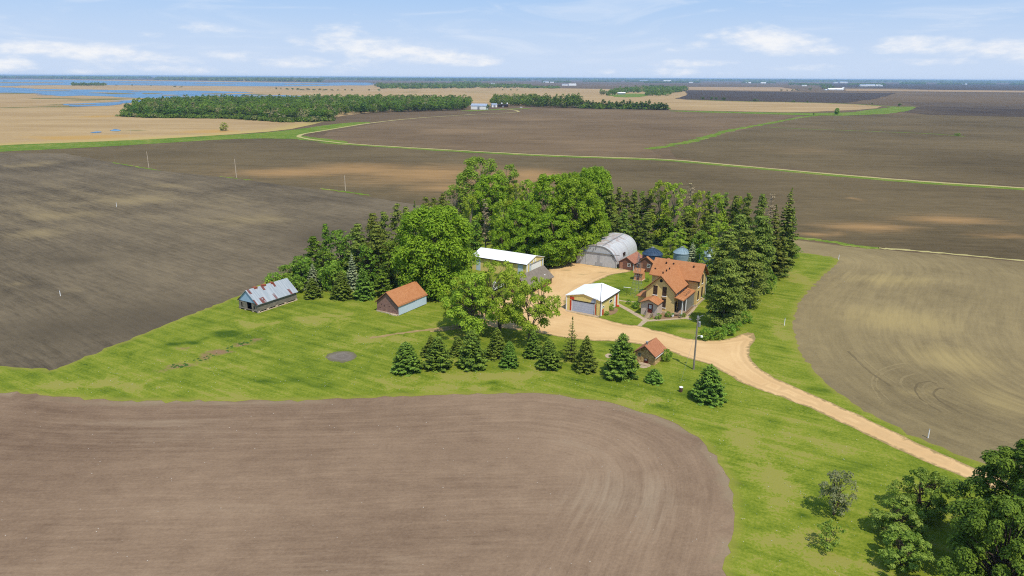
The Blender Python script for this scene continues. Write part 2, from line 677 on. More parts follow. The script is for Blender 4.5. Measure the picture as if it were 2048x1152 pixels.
def m_gravel(name, c1, c2, dark):
    t = NT(name, 1.0, 0.03)
    P = t.pos()
    n1 = t.noise(P, .12, 4, .6)
    n2 = t.noise(P, 3.5, 4, .75)
    d = t.attr('d')
    tr = t.noise(t.comb(t.math('MULTIPLY', d, 1.1), t.math('MULTIPLY', t.sep(P)[0], .03), 0.0), 1.0, 2)
    f = t.math('ADD', t.math('MULTIPLY', n1, .5), t.math('ADD', t.math('MULTIPLY', n2, .35), t.math('MULTIPLY', tr, .3)))
    c = t.mix(t.sstep(f, .42, .78), c1, c2)
    w1 = t.math('ABSOLUTE', t.math('SUBTRACT', t.math('ADD', d, t.math('MULTIPLY', t.math('SUBTRACT', n1, .5), .8)), 1.5))
    c = t.mix(t.math('MULTIPLY', t.sstep(w1, .55, .1), .28), c, tuple(v * .7 for v in c1[:3]) + (1,))
    e = t.sstep(t.math('ADD', d, t.math('MULTIPLY', t.math('SUBTRACT', t.noise(P, .9, 4, .7), .5), 2.4)), .75, .1)
    c = t.mix(t.math('MULTIPLY', e, .75), c, dark)
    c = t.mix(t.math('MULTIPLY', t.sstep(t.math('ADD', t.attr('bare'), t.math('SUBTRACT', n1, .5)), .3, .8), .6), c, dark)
    t.bump(n2, .3, .05)
    return t.col(c)


def m_marsh(name):
    t = NT(name, 1.0, 0.02)
    P = t.pos()
    st = t.noise(t.mapv(P, 0, (.004, .02, .1)), 1.0, 5, .65)
    n1 = t.noise(P, .006, 5, .6)
    n2 = t.noise(P, .2, 4, .7)
    f = t.math('ADD', t.math('MULTIPLY', st, .5), t.math('ADD', t.math('MULTIPLY', n1, .35), t.math('MULTIPLY', n2, .25)))
    c = t.mix(t.sstep(f, .4, .72), S(182, 152, 108), S(212, 182, 134))
    g = t.attr('dim')
    c = t.mix(t.math('MULTIPLY', t.sstep(t.math('ADD', g, t.math('MULTIPLY', t.math('SUBTRACT', st, .5), 2.2)), .35, .7), .85), c, S(112, 116, 62))
    a = t.attr('tan')
    c = t.mix(t.math('MULTIPLY', t.sstep(t.math('ADD', a, t.math('MULTIPLY', t.math('SUBTRACT', st, .5), 1.2)), .25, .8), .8), c, S(206, 164, 92))
    e = t.sstep(t.math('ADD', t.attr('d'), t.math('MULTIPLY', t.math('SUBTRACT', n2, .5), 60.0)), 34, 6)
    c = t.mix(t.math('MULTIPLY', e, .8), c, S(206, 182, 112))
    return t.col(c)


def m_water(name):
    t = NT(name, 0.3, 0.25)
    P = t.pos()
    n = t.noise(t.mapv(P, .3, (.01, .06, .1)), 1.0, 4)
    c = t.mix(t.sstep(n, .35, .7), (.012, .085, .19, 1), (.11, .24, .36, 1))
    rp = t.noise(P, .35, 3, .7)
    t.bump(rp, .9, .6)
    return t.col(c)


SOIL_E = m_soil('soil_mauve', S(124, 101, 82), S(184, 156, 128), S(188, 170, 144), ang_px((600, 952), (900, 945)), use_d=True, freq=1.5, streak=.38, pale=S(174, 156, 126), straight=16)
SOIL_A = m_soil('soil_charcoal', S(88, 79, 65), S(150, 134, 108), S(172, 152, 112), ang_px((249, 432), (381, 467)), freq=1.0, streak=.6, big=.014)
SOIL_B = m_soil('soil_umber', S(92, 80, 58), S(140, 122, 90), S(200, 158, 106), ang_px((500, 330), (900, 338)), freq=.7, streak=.5, big=.008, clod=1.2, wobk=.55)
SOIL_F = m_soil('soil_olive', S(128, 113, 83), S(180, 160, 116), S(192, 170, 116), ang_px((1700, 600), (1900, 640)), use_d=True, freq=1.0, streak=.38, pale=S(142, 128, 100))
SOIL_C = m_soil('soil_brown', S(108, 90, 68), S(154, 130, 100), S(168, 140, 106), .05, freq=.3, streak=.5, big=.005, clod=.5)
SOIL_FAR = m_soil('soil_far', S(102, 86, 66), S(142, 120, 92), S(162, 134, 102), 0., freq=.03, streak=.6, big=.0011, clod=.1)
SOIL_DARK = m_soil('soil_dark', S(74, 64, 58), S(100, 88, 78), S(128, 110, 86), .05, freq=.1, streak=.4, big=.003, clod=.2)
SOIL_TAN = m_soil('soil_tan', S(176, 146, 108), S(206, 174, 132), S(206, 176, 134), .05, freq=.1, streak=.4, big=.003, clod=.2)
LAWN = m_lawn('lawn', S(76, 102, 28), S(124, 141, 41), S(154, 162, 58), S(164, 160, 78))
VERGE = m_lawn('verge', S(76, 108, 30), S(108, 138, 40), S(140, 156, 60), S(172, 160, 96), edge=False)
DRIVE = m_gravel('drive_gravel', S(222, 182, 130, .68), S(242, 204, 150, .68), S(146, 130, 84))
TRACKM = m_gravel('track_gravel', S(224, 204, 150, .8), S(238, 220, 168, .8), S(176, 168, 104))
PADM = m_gravel('pad_gravel', S(128, 118, 108), S(158, 148, 136), S(120, 116, 80))
CONC = m_plain('concrete', S(206, 182, 152), .12, 1.5)
WATER = m_water('lake_water')
MARSH = m_marsh('marsh_reed')

# ------------------------------------------------------------------ ground
me = bpy.data.meshes.new('ground')
br = [-62000, -20000, -8000, -3000, -1200, -500, -200, 0, 200, 500, 1200, 3000, 8000, 20000, 62000]
nb_ = len(br)
me.from_pydata([(x, y, 0) for y in br for x in br], [], [(j * nb_ + i, j * nb_ + i + 1, (j + 1) * nb_ + i + 1, (j + 1) * nb_ + i) for j in range(nb_ - 1) for i in range(nb_ - 1)])
me.materials.append(SOIL_FAR)
go = link(bpy.data.objects.new('ground', me)); go['kind'] = 'structure'

pxl = lambda L: [G2(*p) for p in L]


def outset(line, k):
    """a line moved k metres to its left, so that one sheet runs on under the next"""
    P = np.array(line); T = np.gradient(P, axis=0); T /= np.linalg.norm(T, axis=1)[:, None]
    return [tuple(q) for q in P + np.stack([-T[:, 1], T[:, 0]], 1) * k]


zero = lambda V: np.zeros(len(V))

# lawn outline (photo survey), reused for the field margins
LOWER = [(-300, 768), (0, 782), (180, 799), (300, 804), (550, 801), (800, 794), (1000, 784), (1120, 789), (1230, 806), (1320, 834), (1390, 869), (1440, 918), (1466, 980), (1470, 1050), (1447, 1152), (1430, 1300)]
RIGHT = [(1590, 503), (1660, 513), (1679, 518), (1672, 530), (1638, 560), (1602, 598), (1584, 640), (1592, 690), (1626, 740), (1692, 800), (1784, 852), (1900, 902), (1996, 938), (2300, 1048)]
UPLEFT = [(-300, 722), (0, 731), (60, 737), (105, 739), (150, 724), (300, 661), (480, 591), (545, 556), (620, 530), (700, 512), (800, 480), (880, 448)]
UNDER = [(880, 448), (960, 442), (1060, 448), (1180, 458), (1300, 466), (1420, 474), (1520, 488), (1585, 500)]

fE_line = smooth_line(pxl(LOWER), False, 2)
fE = outset(fE_line, 3.0) + [(70, -60), (-230, -60), (-230, 90)]
tE = blobs([(300, 870, 300, 60), (1250, 1000, 160, 60), (700, 1120, 200, 40)])
dE = blobs([(100, 900, 120, 60), (900, 900, 200, 40)])
sheet('field_front', fE, .004, SOIL_E, 4.0, 4.0, 0, lambda V: {'tan': tE(V) * .5, 'dim': dE(V) * .4}, dline=fE_line, curve=0)

fA_line = smooth_line(pxl(UPLEFT), False, 2)
fA = pxl([(-700, 360), (-300, 312), (0, 304), (130, 306), (300, 338), (475, 357), (690, 385), (830, 409), (1000, 425)]) + outset(fA_line, -4.0)[::-1] + pxl([(-700, 715)])
tA = blobs([(150, 400, 330, 60, .55), (420, 400, 200, 30, .4), (60, 468, 90, 16), (120, 430, 110, 16), (40, 566, 45, 6), (120, 588, 22, 5), (500, 440, 110, 12), (250, 400, 130, 14), (240, 410, 20, 5), (330, 372, 60, 6), (60, 330, 60, 10)])
dA = blobs([(300, 640, 200, 50), (120, 660, 150, 40), (150, 520, 80, 14), (650, 470, 80, 30)])
sheet('field_west', fA, .004, SOIL_A, 6.0, 5.0, .3, lambda V: {'tan': tA(V) * .85, 'dim': dA(V)}, dline=fA_line, curve=0)

fB = pxl([(-500, 352), (0, 306), (130, 307), (300, 339), (475, 358), (690, 386), (830, 409), (1000, 425), (1300, 450), (1580, 472), (1700, 493), (1900, 508), (2300, 545), (2500, 420), (2048, 378), (1800, 362), (1600, 344), (1430, 330), (1330, 321), (1100, 313), (900, 302), (700, 290), (590, 276), (460, 279), (300, 289), (0, 304), (-300, 324)])
tB = blobs([(860, 348, 210, 24), (720, 338, 160, 16), (960, 374, 170, 18), (1060, 352, 100, 20), (600, 345, 160, 12), (1250, 300, 60, 4), (1900, 440, 120, 10), (1740, 455, 120, 12), (1710, 398, 12, 3), (1450, 402, 40, 3), (2000, 470, 80, 8), (1640, 468, 50, 5)])
dB = blobs([(350, 310, 200, 10), (1200, 340, 140, 10)])
sheet('field_middle', fB, .008, SOIL_B, 7.0, 7.0, .3, lambda V: {'tan': tB(V), 'dim': dB(V) * .7}, curve=0)

fF_line = smooth_line(pxl(RIGHT), False, 2)
fF = outset(fF_line, -3.0) + pxl([(2600, 1000), (2600, 640), (2300, 548), (1900, 511), (1700, 494), (1586, 479)])
tF = blobs([(1800, 640, 120, 30), (1900, 720, 120, 40), (1780, 560, 100, 14), (1990, 800, 80, 50), (1840, 790, 60, 18)])
dF = blobs([(1640, 495, 60, 8), (1650, 640, 40, 40), (1720, 740, 60, 30), (1980, 560, 60, 20)])
sheet('field_east', fF, .008, SOIL_F, 4.0, 4.0, .2, lambda V: {'tan': tF(V), 'dim': dF(V) * .55}, dline=fF_line, curve=0)

fC = pxl([(655, 265), (700, 256), (800, 240), (900, 233.5), (1040, 225), (1060, 217), (1340, 222), (1480, 226), (1590, 231), (1530, 248), (1400, 281), (1300, 299), (1330, 316), (1100, 309), (900, 298), (700, 286), (640, 276)])
tC = blobs([(900, 262, 120, 6), (1250, 300, 60, 4), (1100, 240, 150, 4)])
sheet('field_north', fC, .02, SOIL_C, 25, 20, .5, lambda V: {'tan': tC(V) * .7, 'dim': zero(V)}, curve=0)
fD = pxl([(1340, 298), (1460, 266), (1545, 249), (1610, 235), (1700, 231), (2000, 226), (2500, 240), (2500, 400), (2048, 372), (1800, 356), (1600, 338), (1430, 324), (1350, 315)])
tD = blobs([(1600, 300, 160, 10), (1800, 250, 200, 6)])
sheet('field_northeast', fD, .02, SOIL_B, 25, 20, .5, lambda V: {'tan': tD(V) * .3, 'dim': tC(V)}, curve=0)

# marsh, lakes and the far fields
mz = pxl([(-900, 330), (-300, 306), (0, 291), (150, 285), (300, 279), (450, 270), (560, 262), (640, 246), (668, 234), (760, 222), (940, 212), (1100, 208), (1340, 220), (1480, 223), (1600, 225), (1745, 218), (1768, 212), (1690, 207), (1480, 203), (1348, 199), (1375, 190), (1376, 179), (1200, 178), (1060, 175.5), (1040, 173), (900, 171), (760, 168.5), (620, 164.6), (300, 160.5), (0, 158), (-300, 156.6), (-1200, 152)])
tM = blobs([(190, 233, 45, 4), (300, 272, 100, 4), (120, 276, 90, 3), (430, 262, 60, 4)])
gM = blobs([(60, 186, 60, 3), (200, 199, 60, 3), (110, 197, 60, 2), (130, 210, 50, 3), (180, 270, 40, 2.5), (265, 263, 40, 1.5), (100, 214, 80, 2), (20, 215, 30, 1), (60, 222, 50, 1), (240, 205, 40, 3), (330, 188, 60, 2), (500, 189, 50, 1.5), (640, 247, 50, 5), (10, 234, 20, 1.2), (820, 184, 30, .8), (950, 184, 40, .8)])
dl = smooth_line(pxl([(-900, 330), (-300, 306), (0, 291), (150, 285), (300, 279), (450, 270), (560, 262), (640, 246)]), False, 2)
sheet('marsh', mz, .10, MARSH, 40, 40, 2, lambda V: {'tan': tM(V), 'dim': gM(V)}, dline=dl, curve=1)


def lake(L, seed, z=.35, jit=7.0, res=18):
    return sheet('lake_water', pxl(L), z, WATER, 120, res, jit, seed=seed, curve=1)


lake([(-500, 154), (-200, 157), (0, 158.7), (120, 159.8), (180, 160.8), (260, 162), (350, 162.6), (450, 164), (560, 165.1), (640, 165.6), (690, 164.8), (746, 165.3), (746, 169.8), (735, 171.1), (690, 170.6), (640, 172.2), (560, 173), (450, 172.3), (350, 171.3), (215, 170.3), (150, 170.8), (100, 170.2), (0, 172.2), (-200, 172.6), (-500, 172)], 1, jit=22, res=60)
lake([(-500, 171), (0, 174), (52, 177), (104, 178.5), (174, 179.2), (260, 180.8), (350, 182.5), (376, 181), (495, 184), (526, 185.2), (470, 186.3), (430, 187.2), (520, 189.6), (640, 193), (690, 197), (600, 198.5), (350, 197.5), (278, 196.4), (222, 194.6), (208, 193), (167, 190.8), (128, 192.4), (92, 190.6), (61, 186.2), (0, 185.5), (-500, 190)], 2, jit=12, res=35)
lake([(120, 208.6), (156, 207), (226, 205), (243, 203.6), (226, 202.2), (260, 200.7), (290, 200.6), (330, 201.5), (420, 202), (420, 204.5), (330, 205.5), (286, 205), (252, 206.3), (231, 211), (182, 212.6), (148, 213.6)], 3, jit=3, res=14)
lake([(178, 266), (190, 263.8), (205, 263.6), (204, 265.2), (190, 266.6)], 4, jit=1, res=6)
lake([(222, 260.5), (230, 258.4), (240, 260.5), (238, 263), (228, 263)], 5, jit=1, res=6)
# reed banks standing out of the lakes
for i, L in enumerate([[(-300, 163.6), (0, 164.6), (120, 164.8), (135, 165.4), (60, 166.6), (-300, 166)], [(174, 185.8), (210, 185), (262, 187), (278, 188.2), (240, 188.8), (200, 187.2)], [(280, 186.4), (318, 186.6), (330, 188), (296, 188.6)], [(250, 182.4), (290, 182.6), (268, 183.5)], [(318, 190.4), (350, 189.8), (362, 191.2), (330, 191.6)], [(400, 187.6), (440, 186.8), (470, 188.6), (430, 189.2)], [(60, 181.5), (120, 181), (150, 182.2), (90, 182.6)], [(350, 194), (420, 193.4), (470, 194.6), (400, 195.2)], [(480, 191.6), (540, 191.4), (570, 192.6), (510, 193)], [(130, 209.4), (170, 208.8), (200, 209.6), (160, 210.4)], [(380, 167.2), (470, 167.4), (480, 168.2), (400, 168.2)], [(230, 165.4), (320, 165.6), (330, 166.4), (250, 166.6)], [(560, 168.6), (650, 168.6), (660, 169.4), (580, 169.6)]]):
    sheet('reed_bank', pxl(L), .6, MARSH, 200, 30, 4, lambda V: {'tan': zero(V), 'dim': zero(V) + .5}, dline=dl, curve=1, seed=20 + i)
sheet('field_dark', pxl([(1368, 181), (1584, 184.6), (1792, 186.4), (1758, 196.5), (1690, 205.5), (1480, 202), (1348, 197.5), (1376, 190)]), .12, SOIL_DARK, 120, 60, 3, lambda V: {'tan': zero(V), 'dim': zero(V)}, curve=0)
sheet('field_dark', pxl([(1640, 166.6), (2600, 171), (2600, 183), (2048, 181), (1850, 179.5), (1800, 176.5), (1640, 174)]), .12, SOIL_DARK, 400, 150, 6, lambda V: {'tan': zero(V), 'dim': zero(V)}, curve=0, seed=3)
sheet('field_pale', pxl([(1376, 174), (1560, 174.5), (1600, 180), (1580, 182.5), (1376, 179.5)]), .14, SOIL_TAN, 200, 80, 4, lambda V: {'tan': zero(V), 'dim': zero(V)}, curve=0)
sheet('field_pale', pxl([(1690, 177.5), (1850, 179.5), (2300, 184), (2300, 187.5), (1900, 183.5), (1690, 181.5)]), .14, SOIL_TAN, 200, 80, 4, lambda V: {'tan': zero(V) + .3, 'dim': zero(V) + .6}, curve=0)
sheet('field_dark', pxl([(1800, 204), (2100, 209), (2500, 216), (2500, 236), (2048, 234), (1860, 230), (1790, 222), (1840, 212)]), .12, SOIL_DARK, 60, 40, 2, lambda V: {'tan': zero(V) + .6, 'dim': zero(V)}, curve=0, seed=5)


def ribbon(name, L, width, z, mat, res=4.0, jit=.25, seed=1, curve=3):
    P = smooth_line(pxl(L), False, curve)
    P = np.array(P)
    T = np.gradient(P, axis=0)
    T /= np.linalg.norm(T, axis=1)[:, None]
    Nn = np.stack([-T[:, 1], T[:, 0]], 1)
    wv = width if np.ndim(width) else np.full(len(P), width)
    poly = [tuple(p) for p in P + Nn * wv[:, None] / 2] + [tuple(p) for p in (P - Nn * wv[:, None] / 2)[::-1]]
    return sheet(name, poly, z, mat, 9999, res, jit, lambda V: {'tan': zero(V), 'dim': zero(V), 'dry': zero(V) - .1, 'dark': zero(V), 'bare': zero(V)}, curve=0, seed=seed)


sheet('grass_verge', pxl([(-300, 309), (0, 290), (150, 284.5), (300, 278), (420, 272), (520, 266), (600, 258), (660, 249), (700, 245), (745, 243.5), (735, 246.5), (690, 254), (645, 262), (612, 266), (602, 272), (700, 283), (690, 288), (570, 276.5), (460, 278), (300, 288), (150, 296.5), (0, 303.5), (-300, 322)]), .05, VERGE, 8, 6, .8, lambda V: {'dry': zero(V) - .25, 'dark': zero(V), 'bare': zero(V)}, curve=1)
TR = [(1000, 217), (1030, 220), (1040, 223.6), (1010, 226), (940, 229), (820, 237), (740, 246), (690, 254), (640, 262.5), (605, 268), (594, 273), (620, 279), (700, 288), (900, 300), (1100, 311), (1330, 318), (1430, 327), (1600, 342.5), (1800, 360), (2048, 376), (2400, 400)]
ribbon('grass_verge', [(640, 285), (900, 302), (1100, 312.5), (1330, 319.5), (1430, 329), (1600, 344.5), (1800, 362.5), (2048, 378.5), (2400, 403)], 8.0, .03, VERGE, 5, .7, 7)
ribbon('farm_track', TR, 3.8, .07, TRACKM, 8, .3, 8)
ribbon('grass_verge', [(1296, 298), (1348, 290.5), (1400, 279), (1450, 262), (1539, 246.5), (1601, 234.5), (1640, 230)], 9, .05, VERGE, 6, 1.6, 9)
ribbon('grass_verge', [(1532, 254.6), (1690, 261), (1860, 267), (1930, 273)], 4.5, .05, VERGE, 6, .8, 10)
ribbon('grass_verge', [(640, 377), (690, 383.5), (740, 391)], 2.0, .03, VERGE, 2, .6, 11)
ribbon('grass_verge', [(225, 325), (300, 338), (320, 341)], 1.6, .03, VERGE, 2, .5, 19)
ribbon('grass_verge', [(440, 353), (475, 357), (500, 360)], 1.4, .03, VERGE, 2, .5, 29)
ribbon('grass_verge', [(1586, 474), (1640, 480), (1700, 491), (1760, 497)], 3.2, .03, VERGE, 3, .6, 12)
ribbon('field_margin', [(1755, 496), (1850, 503), (1950, 512), (2100, 527)], 1.6, .03, TRACKM, 3, .4, 33)
sheet('grass_verge', pxl([(1340, 221), (1480, 224), (1600, 226), (1700, 225.5), (1745, 219), (1790, 213.5), (1835, 213), (1822, 220), (1780, 228), (1700, 231.4), (1620, 231), (1480, 227), (1340, 223)]), .16, VERGE, 15, 14, 2, lambda V: {'dry': zero(V) + .1, 'dark': zero(V), 'bare': zero(V)}, curve=1, seed=13)
ribbon('grass_verge', [(1376, 199.6), (1480, 203), (1600, 205), (1700, 208), (1790, 213.5)], 16, .18, VERGE, 10, 3, 14)
sheet('grass_verge', pxl([(1210, 190.5), (1260, 187), (1300, 188), (1290, 194), (1240, 195)]), .2, VERGE, 40, 20, 3, lambda V: {'dry': zero(V), 'dark': zero(V), 'bare': zero(V)}, curve=1, seed=15)
ribbon('grass_verge', [(930, 222), (990, 219), (1060, 217)], 20, .04, VERGE, 8, 2, 16)

# the farmstead lawn
lawn = pxl(UPLEFT + UNDER[1:] + RIGHT + [(2300, 1300)] + LOWER[::-1])
ly = blobs([(500, 650, 60, 12), (760, 680, 90, 14), (1000, 752, 180, 10), (1300, 800, 90, 12), (1540, 950, 60, 60), (1600, 1080, 80, 30), (640, 640, 70, 16), (1600, 560, 30, 20), (1560, 660, 25, 20), (200, 770, 160, 12), (900, 775, 150, 9), (1700, 1130, 90, 18), (1480, 880, 40, 30), (1380, 660, 50, 8)])
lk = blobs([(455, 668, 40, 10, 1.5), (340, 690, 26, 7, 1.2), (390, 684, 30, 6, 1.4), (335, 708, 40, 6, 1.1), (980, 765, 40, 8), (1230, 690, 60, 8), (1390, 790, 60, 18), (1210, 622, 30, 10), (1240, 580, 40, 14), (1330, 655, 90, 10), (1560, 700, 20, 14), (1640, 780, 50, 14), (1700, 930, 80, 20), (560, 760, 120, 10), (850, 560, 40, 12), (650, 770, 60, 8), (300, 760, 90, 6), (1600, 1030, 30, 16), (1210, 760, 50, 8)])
lb = blobs([(320, 742, 40, 6, 2.6), (360, 731, 46, 8, 3), (405, 718, 46, 9, 3), (445, 704, 44, 8, 3), (485, 690, 40, 7, 2.8), (515, 678, 26, 5, 2.5), (350, 747, 40, 4, 2.4), (545, 658, 16, 4, 2.6), (380, 696, 40, 5, 2.0), (300, 706, 26, 4, 1.9), (1478, 935, 12, 30), (1050, 782, 160, 5, 1.6), (1280, 818, 60, 8), (1550, 640, 20, 10), (40, 762, 50, 4), (870, 735, 40, 6), (960, 738, 40, 6), (1100, 738, 46, 6), (1040, 728, 24, 6), (1175, 740, 30, 5), (700, 738, 40, 5), (880, 640, 30, 4), (350, 735, 30, 4)])
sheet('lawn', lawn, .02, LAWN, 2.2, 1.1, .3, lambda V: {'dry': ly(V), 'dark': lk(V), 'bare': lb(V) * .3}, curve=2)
sheet('gravel_pad', pxl([(650, 713), (660, 706), (684, 702), (706, 704), (715, 711), (708, 720), (685, 726), (660, 723)]), .03, PADM, 2, .6, .12, lambda V: {'bare': zero(V)}, curve=2)
drv = pxl([(1100, 670), (1123, 675), (1182, 682), (1237, 683), (1276, 688), (1330, 699), (1373, 716), (1422, 729), (1442, 743), (1500, 773), (1600, 808), (1700, 853), (1755, 880), (1798, 900), (1846, 922), (1894, 941), (1929, 956), (2050, 1004), (2200, 1065),
           (2200, 1032), (2050, 974), (1951, 936), (1917, 923), (1870, 901), (1822, 880), (1700, 822), (1600, 778), (1540, 752), (1512, 732), (1499, 715), (1500, 697), (1509, 680), (1511, 667), (1492, 665), (1461, 677), (1432, 682), (1387, 680), (1334, 667), (1284, 653), (1237, 647), (1202, 636), (1170, 630), (1133, 622), (1130, 600), (1160, 575), (1187, 566), (1212, 553), (1235, 547), (1262, 544), (1262, 540), (1240, 538), (1180, 530), (1150, 522), (1115, 524), (1098, 534), (1095, 560), (1060, 590), (1000, 596), (965, 612), (945, 634), (952, 650), (1000, 656), (1050, 661)])
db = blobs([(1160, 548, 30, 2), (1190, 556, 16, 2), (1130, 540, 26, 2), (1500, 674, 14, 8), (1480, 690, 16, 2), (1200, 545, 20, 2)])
sheet('gravel_driveway', drv, .03, DRIVE, 2.0, 1.2, .12, lambda V: {'bare': db(V) * .9}, curve=1)
ribbon('wheel_track', [(945, 646), (900, 654), (860, 659), (800, 667), (740, 676)], 1.0, .034, DRIVE, 1.0, .14, 17)
ribbon('wheel_track', [(945, 652), (905, 658), (860, 663)], .9, .036, DRIVE, 1.0, .14, 18)
ARC = m_soil('soil_arc', S(140, 124, 91), S(182, 162, 118), S(180, 160, 116), use_d=False, freq=1.0)
ARCD = m_soil('soil_arc_dark', S(116, 102, 75), S(154, 137, 102), S(134, 120, 92), use_d=False, freq=1.0)
ze = lambda x, y: (1600 + x / 3.84, 520 + y / 3.84)
for i, (L, wd_, mt) in enumerate([([(1240, 1180), (1080, 1090), (1020, 1030), (1050, 990), (1110, 985)], .8, ARCD), ([(1160, 1170), (1000, 1090), (930, 1010), (960, 950), (1060, 935)], .9, ARC), ([(1090, 1170), (930, 1080), (880, 1000), (900, 945), (990, 930), (1050, 950)], .7, ARCD),
                                  ([(980, 1110), (830, 1020), (765, 950), (790, 900), (880, 875)], .9, ARC), ([(620, 1080), (545, 960), (560, 890), (640, 830), (760, 800), (830, 795)], .7, ARC), ([(700, 1090), (580, 980), (590, 900), (680, 845), (800, 815)], .6, ARC),
                                  ([(420, 700), (560, 830), (740, 950)], 1.0, ARC), ([(370, 700), (520, 850), (700, 970)], .9, ARCD)]):
    ribbon('tyre_track', [ze(*q) for q in L], wd_ * .45, .012 + i * .0015, mt, .6, .05, 30 + i, 2)
zc = lambda x, y: (1120 + x / 5.2375, 460 + y / 5.2375)
P8 = lambda L: pxl([zc(*p) for p in L])
noattr = lambda V: {'bare': zero(V), 'tan': zero(V), 'dim': zero(V)}
sheet('sidewalk', P8([(590, 765), (620, 770), (760, 845), (860, 905), (935, 940), (1310, 918), (1400, 800), (1425, 790), (1440, 800), (1345, 915), (1385, 935), (1380, 945), (1310, 932), (960, 958), (915, 958), (850, 1012), (808, 1005), (868, 945), (840, 928), (740, 870), (600, 790), (560, 790)]), .034, CONC, 3, 1.0, .03, noattr, curve=0)
sheet('sidewalk', P8([(608, 730), (690, 745), (800, 752), (800, 760), (690, 754), (606, 740)]), .034, CONC, 3, 1.0, .03, noattr, curve=0)
sheet('garage_apron', P8([(62, 832), (120, 842), (370, 888), (425, 900), (405, 918), (340, 905), (55, 850)]), .036, CONC, 3, 1.0, .05, noattr, curve=0)
sheet('planting_bed', P8([(480, 890), (520, 840), (580, 815), (615, 830), (590, 870), (540, 890), (490, 900)]), .034, m_soil('bed_soil', S(150, 120, 92), S(188, 158, 126), S(180, 150, 120)), 2, .5, .05, noattr, curve=1)
sheet('planting_bed', P8([(955, 930), (1000, 880), (1060, 850), (1190, 862), (1260, 890), (1395, 795), (1410, 800), (1305, 915), (1200, 925), (1050, 935)]), .036, bpy.data.materials['bed_soil'], 2, .5, .05, noattr, curve=1, seed=2)
sheet('flagstones', pxl([(1272, 722), (1290, 724), (1303, 732), (1290, 737), (1276, 735), (1284, 730)]), .034, CONC, 2, .5, .08, noattr, curve=1)
sheet('bare_patch', pxl([(1209, 711), (1216, 707), (1226, 709), (1224, 715), (1214, 716)]), .03, CONC, 2, .5, .08, noattr, curve=1)

# haze: one even box of air, ground and camera inside
hm = bpy.data.materials.new('haze_air')
hm.use_nodes = True
hm.node_tree.nodes.clear()
ho = hm.node_tree.nodes.new('ShaderNodeOutputMaterial')
hv = hm.node_tree.nodes.new('ShaderNodeVolumePrincipled')
hv.inputs['Color'].default_value = (.50, .72, 1.0, 1)
hv.inputs['Density'].default_value = 0.00006
hv.inputs['Anisotropy'].default_value = 0.0
hm.node_tree.links.new(hv.outputs[0], ho.inputs['Volume'])
hz = MB().box(-63000, 63000, -63000, 63000, -1.0, 56.0).build('haze', hm)
hz['kind'] = 'stuff'
# ------------------------------------------------------------------ building materials
def SB(r, g, b, k=0.95):
    return S(r, g, b, k)


SHING = m_shingle('shingle_rust', S(210, 142, 94), S(222, 156, 108), S(192, 124, 80))
SHING_RED = m_shingle('shingle_red', S(190, 130, 106), S(206, 146, 120), S(170, 110, 88))
SHING_HUT = m_shingle('shingle_hut', S(198, 132, 96), S(212, 146, 108), S(176, 112, 80))
SHING_GREY = m_shingle('shingle_grey', S(150, 138, 124), S(166, 154, 140), S(124, 112, 100))
BUFF = m_brick('buff_brick', SB(214, 184, 118), SB(228, 200, 134), SB(200, 176, 126), soil=SB(196, 164, 104))
BUFFDARK = m_plain('buff_trim', SB(196, 160, 100), .1)
REDBRICK = m_brick('clay_tile', SB(150, 112, 102), SB(128, 92, 84), SB(150, 128, 116), .34, .16, soil=SB(176, 140, 122))
FIELDST = m_stone('field_stone', SB(176, 140, 92), SB(216, 184, 134), 2.6, SB(150, 118, 78))
FOUND = m_stone('foundation_stone', SB(190, 168, 140), SB(222, 204, 178), 2.2)
YEL = m_boards('yellow_siding', SB(216, 196, 122), SB(228, 208, 136), .23, 'xy', .6, .82)
REDP = m_boards('red_siding', SB(184, 62, 36), SB(196, 72, 42), .23, 'xy', .6, .8)
WHITE = m_plain('white_paint', (.78, .78, .77, 1), .04, 2, .5)
WMETAL = m_boards('white_steel', (.74, .75, .76, 1), (.80, .80, .80, 1), .9, 'xy', .45, .9)
GREYDOOR = m_boards('grey_door', SB(168, 176, 194), SB(178, 186, 204), .53, 'z', .5, .82)
PALEBLUE = m_boards('pale_steel', SB(186, 202, 216), SB(196, 212, 226), .25, 'xy', .45, .9)
BLUEGAB = m_boards('blue_gable', SB(150, 178, 204), SB(164, 190, 214), .22, 'xy', .5, .86)
WOODGREY = m_boards('weathered_boards', SB(108, 102, 92), SB(140, 132, 118), .2, 'z', .95, .42)
BROWN = m_boards('brown_siding', SB(116, 80, 66), SB(130, 92, 76), .18, 'z', .85, .7)
DBROWN = m_plain('dark_brown_trim', SB(62, 44, 36), .15)
DARK = m_plain('dark_interior', (.012, .012, .014, 1), .1)
BLACKTRIM = m_plain('black_trim', SB(46, 42, 40), .1)
PINK = m_boards('mauve_siding', SB(190, 172, 160), SB(200, 182, 170), .16, 'z', .8, .86)
DOORRED = m_plain('maroon_paint', SB(96, 42, 34), .1, 3, .4)
SCREEN = m_boards('porch_screen', SB(120, 116, 108), SB(138, 134, 126), .45, 'xy', .6, .6)
STEELGREY = m_plain('galvanised', SB(150, 152, 154), .12, 2, .45, .4)
POLEW = m_plain('weathered_pole', SB(132, 122, 112), .15, 1.5)
POLEP = m_plain('bleached_pole', SB(188, 172, 150), .1, 1.5)
POLEB = m_plain('brown_pole', SB(112, 74, 52), .15, 1.5)
BINBLUE = m_boards('bin_steel_blue', SB(44, 60, 80), SB(60, 80, 104), .34, 'z', .3, .7)
BINPALE = m_boards('bin_steel_pale', SB(120, 142, 152), SB(138, 158, 168), .34, 'z', .35, .84)
RUSTST = m_plain('rust', SB(140, 74, 52), .2)
